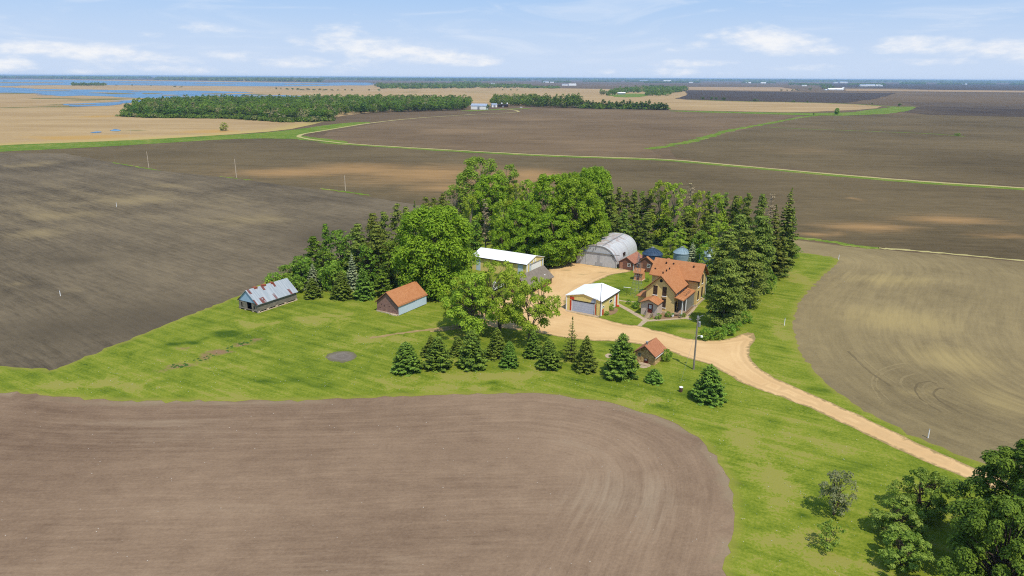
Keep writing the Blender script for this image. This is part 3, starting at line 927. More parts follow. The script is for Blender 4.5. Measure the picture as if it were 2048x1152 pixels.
BLUEROOF = m_plain('roof_blue_grey', SB(146, 158, 178), .1, .4)


def m_glass(name, c=(.02, .025, .03, 1)):
    t = NT(name, .12, .5)
    return t.col(c)


GLASS = m_glass('window_glass')
SCREENW = m_plain('dark_window_screen', SB(72, 56, 46), .2, 2)


def m_rust_roof(name, base1, base2, rust, cell=(.72, 1.9), amount=.16, y0=0, patch=True, soft=.0):
    """sheets of metal roofing, some of them rusted"""
    t = NT(name, .5, .3)
    o = t.objc()
    x, y, z = t.sep(o)
    ix = t.math('FLOOR', t.math('DIVIDE', y, cell[0]))
    iz = t.math('FLOOR', t.math('DIVIDE', z, cell[1]))
    wn = t.n('ShaderNodeTexWhiteNoise', noise_dimensions='2D')
    t.l(t.comb(ix, iz), wn.inputs['Vector'])
    r = t.sstep(wn.outputs['Value'], 1 - amount - .01, 1 - amount + .01)
    f = t.noise(o, 1.2, 5, .7)
    rr = t.math('MULTIPLY', r, t.sstep(f, .32, .5))
    base = t.mix(t.sstep(t.noise(t.mapv(o, 0, (.3, 4, .3)), 1.0, 3), .35, .65), base1, base2)
    seam = t.sstep(t.math('FRACT', t.math('DIVIDE', y, cell[0])), 0, .08)
    base = t.mix(seam, tuple(v * .72 for v in base1[:3]) + (1,), base)
    c = t.mix(rr, base, rust)
    if soft:
        c = t.mix(t.math('MULTIPLY', t.sstep(t.math('ADD', t.noise(o, .55, 5, .65), t.math('MULTIPLY', t.math('SUBTRACT', z, 5.2), .16)), .5, .66), soft), c, rust)
    return t.col(c)


ROOF1 = m_rust_roof('rusty_sheet_roof', S(176, 186, 194), S(200, 206, 212), S(136, 76, 66), (.62, 1.0), amount=.13)
ROOFQ = m_rust_roof('arched_sheet_roof', SB(172, 174, 178), SB(196, 196, 196), SB(150, 116, 98), (.8, 50), .0, soft=.5)
QWALL = m_boards('arched_end_steel', SB(176, 178, 182), SB(190, 192, 196), .4, 'xy', .5, .88)


# ------------------------------------------------------------------ building helpers (local x = along front to the right, y = away)
def gable_walls(x0, x1, y0, y1, ze, zr, base=0.0, axis='y'):
    m = MB()
    if axis == 'y':
        xm = (x0 + x1) / 2
        return m.prism([(x0, base), (x1, base), (x1, ze), (xm, zr), (x0, ze)], y0, y1)
    ym = (y0 + y1) / 2
    return m.prism([(y0, base), (y1, base), (y1, ze), (ym, zr), (y0, ze)], x0, x1, 'x')


def gable_roof(x0, x1, y0, y1, ze, zr, th=.14, ov=.4, axis='y', ovg=None):
    """slab roof over a gable, eaves overhanging by ov and gables by ovg"""
    ovg = ov if ovg is None else ovg
    if axis == 'y':
        a0, a1, b0, b1 = x0, x1, y0, y1
    else:
        a0, a1, b0, b1 = y0, y1, x0, x1
    m = (a0 + a1) / 2
    sl = (zr - ze) / (m - a0)
    zl = ze - sl * ov + .02
    zt = zr + .02
    prof = [(a0 - ov, zl), (m, zt), (a1 + ov, zl), (a1 + ov, zl + th), (m, zt + th), (a0 - ov, zl + th)]
    return MB().prism(prof, b0 - ovg, b1 + ovg, axis)


def window_f(parent, x, z, wd, ht, y=0.0, frame=WHITE, glass=GLASS, sill=True, face='f', arch=False, mull=True):
    """window on a front face (y) or, face='s', on a right side (x = y argument, x argument then along y)"""
    def b(m, a0, a1, p0, p1, z0, z1):
        if face == 'f':
            return m.box(a0, a1, y - p1, y - p0, z0, z1)
        return m.box(y + p0, y + p1, a0, a1, z0, z1)
    m = MB(); t = .07
    b(m, x - wd / 2 - t, x + wd / 2 + t, .0, .05, z - t, z); b(m, x - wd / 2 - t, x + wd / 2 + t, .0, .05, z + ht, z + ht + t)
    b(m, x - wd / 2 - t, x - wd / 2, .0, .05, z, z + ht); b(m, x + wd / 2, x + wd / 2 + t, .0, .05, z, z + ht)
    if mull:
        b(m, x - wd / 2, x + wd / 2, .015, .04, z + ht / 2 - .03, z + ht / 2 + .03)
    f = m.build('window', frame, parent)
    b(MB(), x - wd / 2, x + wd / 2, .0, .015, z, z + ht).build('pane', glass, f)
    if sill:
        b(MB(), x - wd / 2 - .16, x + wd / 2 + .16, .0, .14, z - t - .14, z - t - .004).build('sill', WHITE, f)
    if arch:
        b(MB(), x - wd / 2 - .1, x + wd / 2 + .1, .0, .06, z + ht + t + .004, z + ht + t + .2).build('lintel', SCREENW if arch == 2 else BUFFDARK, f)
    return f


TH = math.radians(-31)

# ---------------- weathered shed, far left
A = G(515.9, 626.5)
t = thing('weathered_shed', A, TH, 'weathered grey board shed with a patched metal roof and open doorway', 'shed')
W, L, ZE, ZR = 6.1, 11.2, 2.15, 4.75
m = MB()
m.box(-W, -W + .12, .12, L - .12, .35, ZE); m.box(-.12, 0, .12, L - .12, .35, ZE); m.box(-W, 0, L - .12, L, .35, ZE)
m.box(-W, -4.3, 0, .12, .35, ZE); m.box(-1.7, 0, 0, .12, .35, ZE); m.box(-4.3, -3.6, 0, .12, .35, ZE)
m.build('wall', WOODGREY, t)
MB().prism([(-W - .12, ZE), (.12, ZE), (-W / 2, ZR - .06)], -.06, .1).build('gable', BLUEGAB, t)
MB().prism([(-W, ZE), (0, ZE), (-W / 2, ZR - .06)], L - .12, L).build('gable', WOODGREY, t)
gable_roof(-W, 0, 0, L, ZE, ZR, .1, .3).build('roof', ROOF1, t)
m = MB()
for x, y in ((-W, -.05), (-4.3, -.1), (-1.7, -.1), (-.3, -.05), (-.35, 2.5), (-.35, 5.0), (-.35, 7.5), (-.35, L - .5), (-W, L - .5)):
    m.box(x, x + .5, y, y + .5, 0, .4)
m.build('foundation', FOUND, t)
bx('floor', DARK, t, -W + .14, -.14, .14, L - .14, .3, .36)
m = MB(); m.box(-3.6, -3.48, -.02, .14, .36, ZE); m.box(-1.82, -1.7, -.03, .14, .36, ZE)
m.build('doorway', WOODGREY, t)
window_f(t, -1.0, .8, .5, .7, 0, WOODGREY, DARK, False, mull=False)
window_f(t, -5.1, .8, .45, 1.0, 0, WOODGREY, DARK, False, mull=False)
m = MB()
for y, k in ((1.9, 1), (4.3, 1), (6.6, .8)):
    m.box(-W / 2 - .55, -W / 2 + .35, y, y + .85 * k, ZR - .22, ZR + .2)
m.build('ridge_patch', RUSTST, t)
MB().box(-.05, .18, .0, L, .0, .12).build('sill_stone', FOUND, t)
MB().box(-W, .24, -.1, .02, .34, .5).build('sill_beam', WOODGREY, t)

# ---------------- brick shed with rust coloured roof
A = G(797, 631.8)
t = thing('brick_shed', A, TH, 'brick gabled shed with orange shingle roof and pale blue metal side', 'shed')
W, L, ZE, ZR = 6.1, 9.8, 2.35, 4.85
gable_walls(-W, 0, 0, L, ZE, ZR, .3).build('wall', REDBRICK, t)
gable_roof(-W, 0, 0, L, ZE, ZR, .16, .3).build('roof', SHING, t)
m = MB(); m.box(-W - .12, .03, -.14, L, 0, .3); m.box(-2.2, -.2, -.5, -.15, 0, .22)
m.build('foundation', FOUND, t)
bx('sliding_door', PALEBLUE, t, .03, .09, .05, 5.9, .12, 2.22)
bx('sliding_door', PALEBLUE, t, .095, .15, 5.7, L - .05, .16, 2.2)
bx('door_track', BLACKTRIM, t, .02, .2, 0, L, 2.22, 2.4)
gable_roof(-W, 0, -.3, -.3, ZE - .14, ZR - .14, .15, .3, ovg=.025).build('barge_board', BLACKTRIM, t)
m = MB()
for x, z in ((-5.6, .9), (-5.2, .95), (-4.0, 1.75), (-4.0, 1.5), (-2.6, 1.7), (-1.6, .8), (-1.0, .75), (-.5, .4), (-4.8, 1.7)):
    m.box(x, x + .16, -.02, .01, z, z + .13)
m.build('vent_hole', DARK, t)

# ---------------- pole barn with white roof
A = G(1052.8, 556.8)
t = thing('pole_barn', A, TH, 'long yellow metal barn with bright white roof behind the leafy trees', 'barn')
W, L, ZE, ZR = 17.0, 9.3, 3.75, 5.0     # ridge runs along x
gable_walls(-W, 0, 0, L, ZE, ZR, 0, 'x').build('wall', YEL, t)
gable_roof(-W, 0, 0, L, ZE, ZR, .12, .35, 'x', .25).build('roof', WMETAL, t)
for x0, x1 in ((-15.6, -14.3), (-2.6, -1.1)):
    bx('corner_panel', PALEBLUE, t, x0, x1, -.05, -.004, 0, ZE - .2)
bx('fascia', BLACKTRIM, t, -W - .25, .25, -.40, -.352, ZE - .16, ZE + .02)
bx('corner_trim', WHITE, t, .003, .07, -.003, .55, 0, ZE - .05)
bx('sliding_door', WHITE, t, .03, .1, 2.4, 7.6, .05, 3.2)
bx('door_track', STEELGREY, t, .03, .16, 1.6, 8.6, 3.21, 3.42)
for y in (1.5, 8.3):
    bx('corner_panel', PALEBLUE, t, .004, .06, y, y + .7, 0, ZE - .1)
for y in (3.4, 4.5):
    bx('window', WHITE, t, .004, .05, y, y + .55, 3.5, 4.25)

# ---------------- grey shingled shed in front of the barn
B = G(1103.3, 566.7)
t = thing('shingled_shed', B, TH, 'low brown shed with worn grey shingle roof beside the white roofed barn', 'shed')
L, W = 12.0, 5.4
m = MB().box(-W, -W + .12, -L, 0, 0, 1.95); m.box(-W, 0, -L, -L + .12, 0, 1.95); m.box(-W, 0, -.12, 0, 0, 1.95); m.box(-.12, 0, -6, -.12, 0, 1.55)
m.build('wall', BROWN, t)
for y0, y1 in ((-L, -L + .1), (-.1, 0)):
    MB().prism([(-W, 1.96), (0, 1.96), (-W / 2, 4.1)], y0, y1).build('gable', BROWN, t)
gable_roof(-W, 0, -L, 0, 1.95, 4.2, .14, .45).build('roof', SHING_GREY, t)
m = MB()
for y in (-11.9, -9.0, -6.1): m.box(-.14, 0, y, y + .14, 0, 1.95)
m.build('post', DBROWN, t)
bx('roof_vent', WHITE, t, -.9, -.62, -2.6, -2.3, 2.55, 2.86)

# ---------------- garage
A = G(1202, 632.3)
TG = math.radians(-31)
t = thing('garage', A, TG, 'yellow metal garage with white roof, red panels and grey overhead door', 'garage')
W, L, ZE, ZR = 8.6, 9.6, 3.35, 4.35
gable_walls(-W, 0, 0, L, ZE, ZR).build('wall', YEL, t)
gable_roof(-W, 0, 0, L, ZE, ZR, .13, .22).build('roof', WMETAL, t)
d = bx('overhead_door', GREYDOOR, t, -7.0, -1.75, -.06, -.004, .05, 2.45)
bx('door_header', BLACKTRIM, t, -7.1, -1.65, -.1, -.004, 2.46, 2.66)
m = MB(); m.box(-7.2, -7.02, -.09, -.004, 0, 2.45); m.box(-1.73, -1.56, -.09, -.004, 0, 2.45); m.box(-W - .02, -W + .24, -.07, -.004, 0, ZE - .1)
m.box(-.24, .06, -.07, -.004, 0, ZE - .05); m.box(.004, .07, -.002, .3, 0, ZE - .05); m.box(.004, .06, L - .3, L + .02, 0, ZE - .05)
m.build('corner_trim', WHITE, t)
for a in ((-7.62, -7.22, -.05, -.004, 0, 2.45), (-7.62, -6.6, -.052, -.004, 2.67, ZE - .03), (-1.54, -1.3, -.05, -.004, 0, 2.45)):
    bx('red_panel', REDP, t, *a)
MB().prism([(-2.6, 2.68), (-1.3, 2.68), (-1.3, 3.5), (-2.1, 3.7)], -.05, -.004).build('grey_panel', BLUEROOF, t)
bx('red_panel', REDP, t, .004, .05, .5, 1.25, 0, 1.35)
bx('red_panel', REDP, t, .004, .05, 7.9, 8.7, 0, 3.3)
window_f(t, 1.0, 1.75, .9, .28, 0, WHITE, GLASS, False, 's', mull=False)
window_f(t, 5.1, 1.85, 1.5, .5, 0, WHITE, GLASS, False, 's', mull=False)
o = bx('side_door', WHITE, t, .004, .07, 6.85, 7.8, .05, 2.6)
bx('handle', BLACKTRIM, o, .075, .12, 6.95, 7.05, 1.1, 1.2)
m = MB(); m.box(.3, .75, 7.9, 8.4, 0, .35)
m.build('red_step', REDP, t)
bx('eave_trim', BLACKTRIM, t, .225, .27, -.2, L + .2, 3.12, 3.33)
m = MB().tube([(-1.42, -.3, 0), (-1.38, -.25, 3.0), (-1.4, -.1, 3.9)], [.05, .05, .04], 6)
m.build('meter_pipe', STEELGREY, t)

# ---------------- quonset
TQ = math.radians(-27.5)
A = G(1231.7, 536.8)
t = thing('quonset_barn', A, TQ, 'grey arched metal barn with rust streaked curved roof', 'barn')
W, L, H = 11.7, 18.4, 5.75
arc = []
for i in range(25):
    a = PI * i / 24
    c, s_ = math.cos(a), math.sin(a)
    arc.append((-W / 2 + W / 2 * math.copysign(abs(c) ** .82, c), H * abs(s_) ** .78))
m = MB().prism([(x, z) for x, z in arc], .05, L - .05)
m.build('end_wall', QWALL, t)
n = len(arc); oa = [(-W / 2 + (x + W / 2) * 1.012, z * 1.014 + .01) for x, z in arc]
m = MB(); vs = []
for y in (-.12, L + .12):
    vs += [(x, y, z) for x, z in arc] + [(x, y, z) for x, z in oa]
fs = []
for i in range(n - 1):
    fs += [(n + i, n + i + 1, 3 * n + i + 1, 3 * n + i), (i + 1, i, 2 * n + i, 2 * n + i + 1), (i, i + 1, n + i + 1, n + i), (2 * n + i + 1, 2 * n + i, 3 * n + i, 3 * n + i + 1)]
m.add(vs, fs)
m.build('roof', ROOFQ, t)
m = MB()
for k in range(1, 24):          # corrugation ribs
    y = k * L / 24
    m.tube([(-W / 2 + (x + W / 2) * 1.014, y, z * 1.016 + .01) for x, z in arc], [.035] * n, 4, False)
m.build('roof_rib', ROOFQ, t)
bx('door_track', STEELGREY, t, -11.2, .9, -.24, -.06, 3.66, 3.82)
bx('sliding_door', QWALL, t, -8.95, -4.95, -.04, .0, .05, 3.65)
bx('sliding_door', QWALL, t, -4.93, -1.2, -.045, .01, .05, 3.65)
m = MB(); m.box(-5.35, -4.75, -.09, -.05, .2, 3.6); m.box(-6.0, -3.9, -.1, -.05, .0, 1.1)
m.build('door_patch', m_plain('grey_patch', SB(158, 160, 164), .08), t)
m = MB().tube([(-6.9, -.1, 4.0), (-6.6, -.12, 4.9)], [.06, .06], 6)
m.tube([(-1.7, -.12, 3.6), (-.6, -.12, 3.0), (.2, -.12, 1.9)], [.07, .07, .07], 5)
m.build('flashing', BLACKTRIM, t)
MB().tube([(-5.9, -.1, 5.0), (-5.85, -.12, 6.3)], [.09, .09], 6).build('vent_pipe', STEELGREY, t)
m = MB(); m.tube([(-4.1, 0, 6.04), (-4.1, L, 6.04)], [.07, .07], 5); m.tube([(-1.0, 0, 3.6), (-1.0, L, 3.6)], [.06, .06], 5)
m.build('seam_trim', STEELGREY, t)
m = MB(); m.box(-.28, -.02, 6.2, 6.8, 1.8, 3.0); m.box(-.28, -.02, 7.2, 7.8, 1.8, 3.0)
m.build('window', DBROWN, t)

# ---------------- brown sheds
for i, (px_, W, L, ZE, ZR, mat, lab) in enumerate([
        ((1267, 541.5), 4.3, 7.4, 2.0, 3.45, SHING_RED, 'small brown shed with faded red roof against the arched barn'),
        ((1306, 546), 4.2, 6.4, 2.55, 4.1, SHING, 'small brown shed with orange roof tucked behind the brick house')]):
    t = thing('brown_shed', G(*px_), TH, lab, 'shed', 'small brown sheds')
    gable_walls(-W, 0, 0, L, ZE, ZR).build('wall', BROWN, t)
    gable_roof(-W, 0, 0, L, ZE, ZR, .12, .25).build('roof', mat, t)
    o = bx('door', m_plain('tan_door', SB(168, 122, 98), .1) if i == 0 else bpy.data.materials['tan_door'], t, -W + .35, -W + 1.15, -.06, -.004, .06, 1.9 + .3 * i)
    bx('handle', BLACKTRIM, o, -W + 1.0, -W + 1.07, -.11, -.061, 1.0, 1.07)
    window_f(t, -1.35, 1.0 + .35 * i, .75, .85, 0, WHITE, GLASS, False)
    MB().box(-.05, .06, -.06, .06, 0, ZE - .12).build('corner_trim', WHITE, t)
    bx('doorstep', CONC, t, -W + .2, -W + 1.4, -.9, -.1, 0, .12)

# ---------------- well house
A = G(1283.5, 562.3)
t = thing('well_house', A, TH, 'tiny buff brick outbuilding with orange roof beside the lattice tower', 'outbuilding')
gable_walls(-2.1, 0, 0, 2.2, 2.15, 2.9, 0, 'x').build('wall', m_brick('orange_brick', SB(206, 140, 92), SB(220, 156, 104), SB(196, 150, 110)), t)
gable_roof(-2.1, 0, 0, 2.2, 2.15, 2.95, .1, .32, 'x').build('roof', SHING, t)
o = bx('door', DOORRED, t, -1.45, -.7, -.06, -.004, .1, 1.85)
bx('handle', STEELGREY, o, -.8, -.74, -.1, -.061, .95, 1.0)
bx('lintel', DBROWN, t, -1.9, -.2, -.05, -.004, 1.86, 2.1)
bx('footing', FOUND, t, -2.25, .15, -.25, 2.35, 0, .14)

# ---------------- fieldstone hut by the drive
A = G(1309, 731.6)
t = thing('stone_hut', A, math.radians(-34), 'small tan fieldstone hut with orange roof beside the driveway', 'hut')
W, L, ZE, ZR = 3.85, 4.2, 2.0, 3.5
gable_walls(-W, 0, 0, L, ZE, ZR).build('wall', FIELDST, t)
gable_roof(-W, 0, 0, L, ZE, ZR, .13, .3, ovg=.5).build('roof', SHING_HUT, t)
gable_roof(-W, 0, -.5, -.5, ZE - .16, ZR - .16, .16, .3, ovg=.025).build('barge_board', BLACKTRIM, t)
MB().lathe([(.16, 3.45), (.16, 3.95), (.26, 3.98), (.26, 4.1), (.05, 4.2)], 12, -W / 2, .5).build('vent_pipe', STEELGREY, t)
window_f(t, -3.0, 1.25, .4, .5, 0, STEELGREY, GLASS, False)
o = bx('door', DOORRED, t, -2.1, -1.3, -.05, -.004, .1, 1.0)
bx('hatch', STEELGREY, o, -1.95, -1.45, -.16, -.051, .7, .95)
bx('doorstep', CONC, t, -2.6, -.8, -1.1, -.05, 0, .14)
window_f(t, 1.9, 1.3, .7, .4, 0, WHITE, GLASS, False, 's')
bx('wall_trim', WHITE, t, .31, .36, -.5, L + .5, 1.62, 1.72)

# ---------------- the house
A = G(1347, 630.5)
t = house = thing('brick_farmhouse', A, TH, 'two storey buff brick farmhouse with orange shingle cross gable roof', 'house')
FW0, FW1 = -6.55, -.05
wl = gable_walls(FW0, FW1, 0, 9.0, 5.45, 8.55).build('wall', BUFF, t)
gable_walls(-8.4, 2.4, 8.4, 14.8, 6.45, 9.3, 0, 'x').build('wall', BUFF, t)
r = gable_roof(FW0, FW1, 0, 10.9, 5.45, 8.55, .18, .5, ovg=.55).build('roof', SHING, t)
gable_roof(-8.4, 2.4, 8.4, 14.8, 6.45, 9.3, .18, .5, 'x', .6).build('roof', SHING, t)
gable_roof(FW0, FW1, -.55, -.55, 5.3, 8.4, .16, .5, ovg=.03).build('barge_board', DBROWN, t)
gable_roof(2.99, 2.99, 8.4, 14.8, 6.3, 9.15, .16, .5, 'x', .03).build('barge_board', DBROWN, t)
m = MB()
for x, y, z in ((-5.9, 10.6, 8.62), (.6, 10.6, 8.62), (-8.0, 9.2, 7.2), (-4.2, 10.7, 8.6), (-4.3, 8.2, 8.0), (-4.4, 6.4, 7.95), (-4.5, 4.4, 7.9)):
    m.lathe([(.16, z - .1), (.16, z + .28), (.22, z + .3), (.02, z + .42)], 8, x, y)
m.build('roof_vent', DBROWN, t)
for x in (-4.5, -2.4):
    window_f(t, x, 4.1, .78, 1.75, 0, DBROWN, SCREENW, True, arch=2)
window_f(t, -2.4, 1.45, .78, 1.75, 0, DBROWN, SCREENW, True, arch=2)
m = MB()
vs = [(-3.3 + .36 * math.cos(2 * PI * i / 16), y, 7.4 + .36 * math.sin(2 * PI * i / 16)) for y in (-.05, .0) for i in range(16)]
m.add(vs, [tuple(range(16))] + [(i + 16, (i + 1) % 16 + 16, (i + 1) % 16, i) for i in range(16)])
m.build('gable_vent', DARK, t)
bx('foundation', FOUND, t, FW0 - .06, FW1 + .06, -.06, 8.3, 0, .55)
bx('foundation', FOUND, t, -8.46, 2.46, 8.34, 14.86, 0, .55)
for y in (1.3, 3.0, 4.8, 6.6):
    window_f(t, y, 4.45, .55, .75, FW1, WHITE, GLASS, True, 's', mull=False)
for y, z, ht in ((9.4, 4.6, 1.7), (12.2, 4.8, 1.9), (9.5, 1.5, 2.0), (12.4, 1.4, 2.3)):
    window_f(t, y, z, .85, ht, 2.4, DBROWN, SCREENW, True, 's', arch=1)
# entry vestibule
V0, V1, VY = -6.4, -2.7, -3.2
gable_walls(V0, V1, VY, -.003, 2.95, 3.75, .0).build('vestibule_wall', PINK, t)
gable_roof(V0, V1, VY, -.02, 2.95, 3.75, .12, .28, ovg=.0).build('vestibule_roof', SHING, t)
gable_roof(V0, V1, VY - .28, VY - .28, 2.95, 3.75, .124, .29, ovg=.275).build('vestibule_roof_edge', SHING, t)
gable_roof(V0, V1, VY - .57, VY - .57, 2.86, 3.66, .1, .26, ovg=.02).build('barge_board', BLACKTRIM, t)
o = bx('front_door', DOORRED, t, -4.85, -3.75, VY - .06, VY - .004, .72, 2.75)
m = MB()
for ix in range(2):
    for iz in range(2):
        m.box(-4.6 + ix * .32, -4.6 + ix * .32 + .28, VY - .085, VY - .062, 1.75 + iz * .42, 1.75 + iz * .42 + .38)
m.build('door_light', m_glass('door_glass', (.55, .6, .68, 1)), o)
bx('handle', STEELGREY, o, -3.95, -3.85, VY - .12, VY - .062, 1.6, 1.72)
m = MB()
for k in range(5):
    m.box(-4.95, -3.6, VY - .5 - .36 * k, VY - .06 - (.36 * k - .08 if k else 0), 0, .70 - .14 * k)
m.build('front_steps', CONC, t)
for x in (-5.0, -3.55):
    m = MB()
    m.tube([(x, VY - .1, 1.6), (x, VY - .55, 1.55), (x, VY - 1.8, .95), (x, VY - 1.95, .9)], [.03] * 4, 5)
    for k in range(5):
        yy = VY - .2 - .4 * k
        m.tube([(x, yy, .05), (x, yy, 1.5 - max(0, k - .8) * .17)], [.02, .02], 5)
    m.build('railing', BLACKTRIM, t)
# side porch
MB().prism([(FW1 + .01, 4.15), (2.1, 3.65), (2.1, 3.83), (FW1 + .01, 4.33)], -.45, 8.35).build('porch_roof', SHING, t)
bx('porch_floor', m_plain('porch_boards', SB(150, 128, 106), .15), t, .03, 1.95, -.3, 8.3, .2, .55)
m = MB()
for y in (-.2, 2.4): m.box(1.76, 1.92, y, y + .16, .56, 3.62)
m.build('porch_post', WHITE, t)
bx('porch_screen', SCREEN, t, 1.82, 1.9, 2.6, 8.28, .56, 3.6)
bx('porch_screen', SCREEN, t, .06, 1.8, 2.6, 2.68, .56, 3.6)
bx('porch_door', DARK, t, -.047, .02, .7, 1.7, .6, 2.8)
m = MB()
pr = [(.35, 2.6), (1.7, 2.6), (1.7, 5.4), (.35, 5.4)]
zz = lambda x: 4.33 - .23 * x
for k in range(4):
    a, b = pr[k], pr[(k + 1) % 4]
    m.tube([(a[0], a[1], zz(a[0])), (a[0], a[1], zz(a[0]) + .75)], [.03, .03], 5)
    m.tube([(a[0], a[1], zz(a[0]) + .7), (b[0], b[1], zz(b[0]) + .7)], [.03, .03], 5)
    m.tube([(a[0], a[1], zz(a[0]) + .3), (b[0], b[1], zz(b[0]) + .3)], [.02, .02], 5)
m.build('balcony_railing', BLACKTRIM, t)
# west bay
MB().box(-8.75, FW0 - .003, .9, 4.6, 0, 2.85).build('bay_wall', BUFF, t)
MB().add([(-9.15, .5, 2.85), (FW0 - .003, .5, 2.85), (FW0 - .003, 5.0, 2.85), (-9.15, 5.0, 2.85), (FW0 - .003, 1.9, 4.2), (FW0 - .003, 3.6, 4.2), (-9.15, .5, 2.98), (FW0 - .003, .5, 2.98), (FW0 - .003, 5.0, 2.98), (-9.15, 5.0, 2.98)],
         [(0, 1, 2, 3)[::-1], (0, 1, 7, 6), (2, 3, 9, 8), (3, 0, 6, 9), (6, 7, 4), (9, 6, 4, 5), (8, 9, 5), (1, 2, 8, 5, 4, 7)]).build('bay_roof', SHING, t)
MB().box(.0, .5, .0, .5, 0, 1.0)
bx('chimney', m_brick('chimney_brick', SB(150, 96, 74), SB(170, 112, 88), SB(170, 150, 130)), t, -6.5, -5.9, 12.6, 13.2, 7.8, 9.3)
bx('eave_board', DBROWN, t, FW1 + .51, FW1 + .56, -.5, 7.8, 4.96, 5.16)
bx('eave_board', DBROWN, t, FW1 + .56, 3.0, 7.84, 7.89, 5.94, 6.14)
m = MB().tube([(2.5, 15.1, 0), (2.5, 15.1, 6)], [.05, .05], 6)
m.build('downpipe', WHITE, t)

# ---------------- grain bins
for px_, r_, hw, hp, mat, lab in [((1303, 538), 2.7, 4.3, 5.9, BINBLUE, 'dark blue steel grain bin behind the brown sheds'),
                                  ((1362, 534), 2.3, 4.1, 5.5, BINPALE, 'pale galvanised grain bin partly hidden behind the orange house roof'),
                                  ((1414, 540), 2.3, 4.2, 6.0, BINPALE, 'pale galvanised grain bin shaded among the tall trees')]:
    t = thing('grain_bin', G(*px_), .3, lab, 'grain bin', 'steel grain bins')
    MB().lathe([(r_, .15), (r_, hw)], 28).build('wall', mat, t)
    MB().lathe([(r_ + .12, hw - .02), (r_ + .12, hw + .06), (r_ * .72, hw + (hp - hw) * .5), (.35, hp), (.3, hp + .12)], 28).build('roof', mat, t, False)
    m = MB()
    for k in range(14):
        a = 2 * PI * k / 14
        m.tube([((r_ + .1) * math.cos(a), (r_ + .1) * math.sin(a), hw + .1), (r_ * .73 * math.cos(a), r_ * .73 * math.sin(a), hw + (hp - hw) * .5 + .04), (.4 * math.cos(a), .4 * math.sin(a), hp + .05)], [.04, .04, .04], 4)
    m.build('roof_rib', mat, t)
    MB().lathe([(.42, hp), (.42, hp + .25), (.1, hp + .35)], 12).build('lid', STEELGREY, t)
    MB().lathe([(r_ + .2, 0), (r_ + .2, .15)], 28).build('base_ring', CONC, t)
    bx('door', STEELGREY, t, -.4, .4, -r_ - .05, -r_ + .08, .5, 1.7)

# ---------------- poles, posts and yard things


def pole(name, x, yb, yt, r, mat, label, cat, group=None, arms=False):
    h = height_at(x, yb, yt)
    t = thing(name, G(x, yb), 0, label, cat, group)
    MB().tube([(0, 0, -.3), (0, 0, h * .5), (0, 0, h)], [r, r * .85, r * .7], 8).build('shaft', mat, t)
    return t, h


t, h = pole('utility_pole', 1387, 739, 633, .17, POLEW, 'tall grey utility pole with yard light standing in a ring of grass by the drive', 'utility pole')
o = MB().lathe([(.2, h - 1.9), (.24, h - 1.85), (.24, h - 1.0), (.2, h - .95)], 10, .34, 0).build('transformer', STEELGREY, t)
m = MB().tube([(0, 0, h - .35), (.5, .1, h + .05), (.95, .2, h + .1)], [.04, .04, .04], 6)
m.box(-.16, .16, -.12, .12, h - .3, h + .1); m.tube([(-.3, -.1, h - .6), (.45, .15, h - .45)], [.05, .05], 6)
m.build('bracket', STEELGREY, t)
MB().lathe([(.06, 0), (.22, .1), (.2, .3), (.1, .42)], 10, 0, 0)
lm = MB(); zl = height_at(1387, 739, 672)
lm.tube([(0, 0, zl - .1), (.5, -.1, zl + .15), (.8, -.15, zl + .1)], [.03, .03, .03], 5)
lm.lathe([(.05, zl + .2), (.2, zl + .08), (.24, zl - .14), (.05, zl - .16)], 10, .9, -.15)
lm.build('yard_light', WHITE, t)
m = MB()
for k in range(3):
    m.tube([(.08 + .03 * k, .12, h - 1.0 - .3 * k), (-.05 - .06 * k, -.05, .2)], [.012, .012], 4)
m.build('conduit', STEELGREY, t)
gw = G(1361, 768) - G(1387, 739)
MB().tube([(0, 0, h * .8), (gw.x, gw.y, .3)], [.012, .012], 4).build('guy_wire', STEELGREY, t)
pole('light_pole', 1199.8, 634.5, 568, .085, BLACKTRIM, 'slim dark pole standing at the garage corner', 'pole')
pole('utility_pole', 1500, 616, 545, .13, POLEW, 'grey pole in front of the dark spruces right of the house', 'utility pole')
pole('utility_pole', 1575, 493, 467, .2, POLEB, 'short reddish brown post at the edge of the spruce belt', 'pole')
pole('utility_pole', 1586.5, 476, 430, .14, POLEW, 'grey pole at the field edge behind the tallest spruce', 'utility pole')
for x, yb, yt, lab in ((298, 337, 303, 'leftmost grey pole along the far field boundary'), (473, 355.5, 318, 'middle grey pole along the far field boundary'), (691, 382, 351, 'pole along the far field boundary nearest the trees'), (262, 271, 257, 'thin pole standing in the reed marsh edge'), (484, 264, 255, 'thin post beside the lone marsh bush')):
    pole('utility_pole', x, yb, yt, .19, POLEP, lab, 'utility pole', 'field boundary poles')
MARK = m_plain('marker_white', (.8, .8, .78, 1), .05)
for x, yb, yt, lab in ((1677, 519, 509, 'white marker post at the corner of grass and ploughed fields'), (1568.5, 651, 637, 'white marker post on the grass strip beside the curved field'), (1856, 876, 859, 'white marker post at the field edge nearest the road'), (233.5, 414, 405, 'white marker post in the dark field on a pale patch of soil'), (121, 592, 581.5, 'white marker post in the dark field at far left')):
    t, h = pole('marker_post', x, yb, yt, .09, MARK, lab, 'marker post', 'white field marker posts')
    MB().lathe([(.1, h), (.1, h + .06), (.02, h + .12)], 8).build('cap', STEELGREY, t)

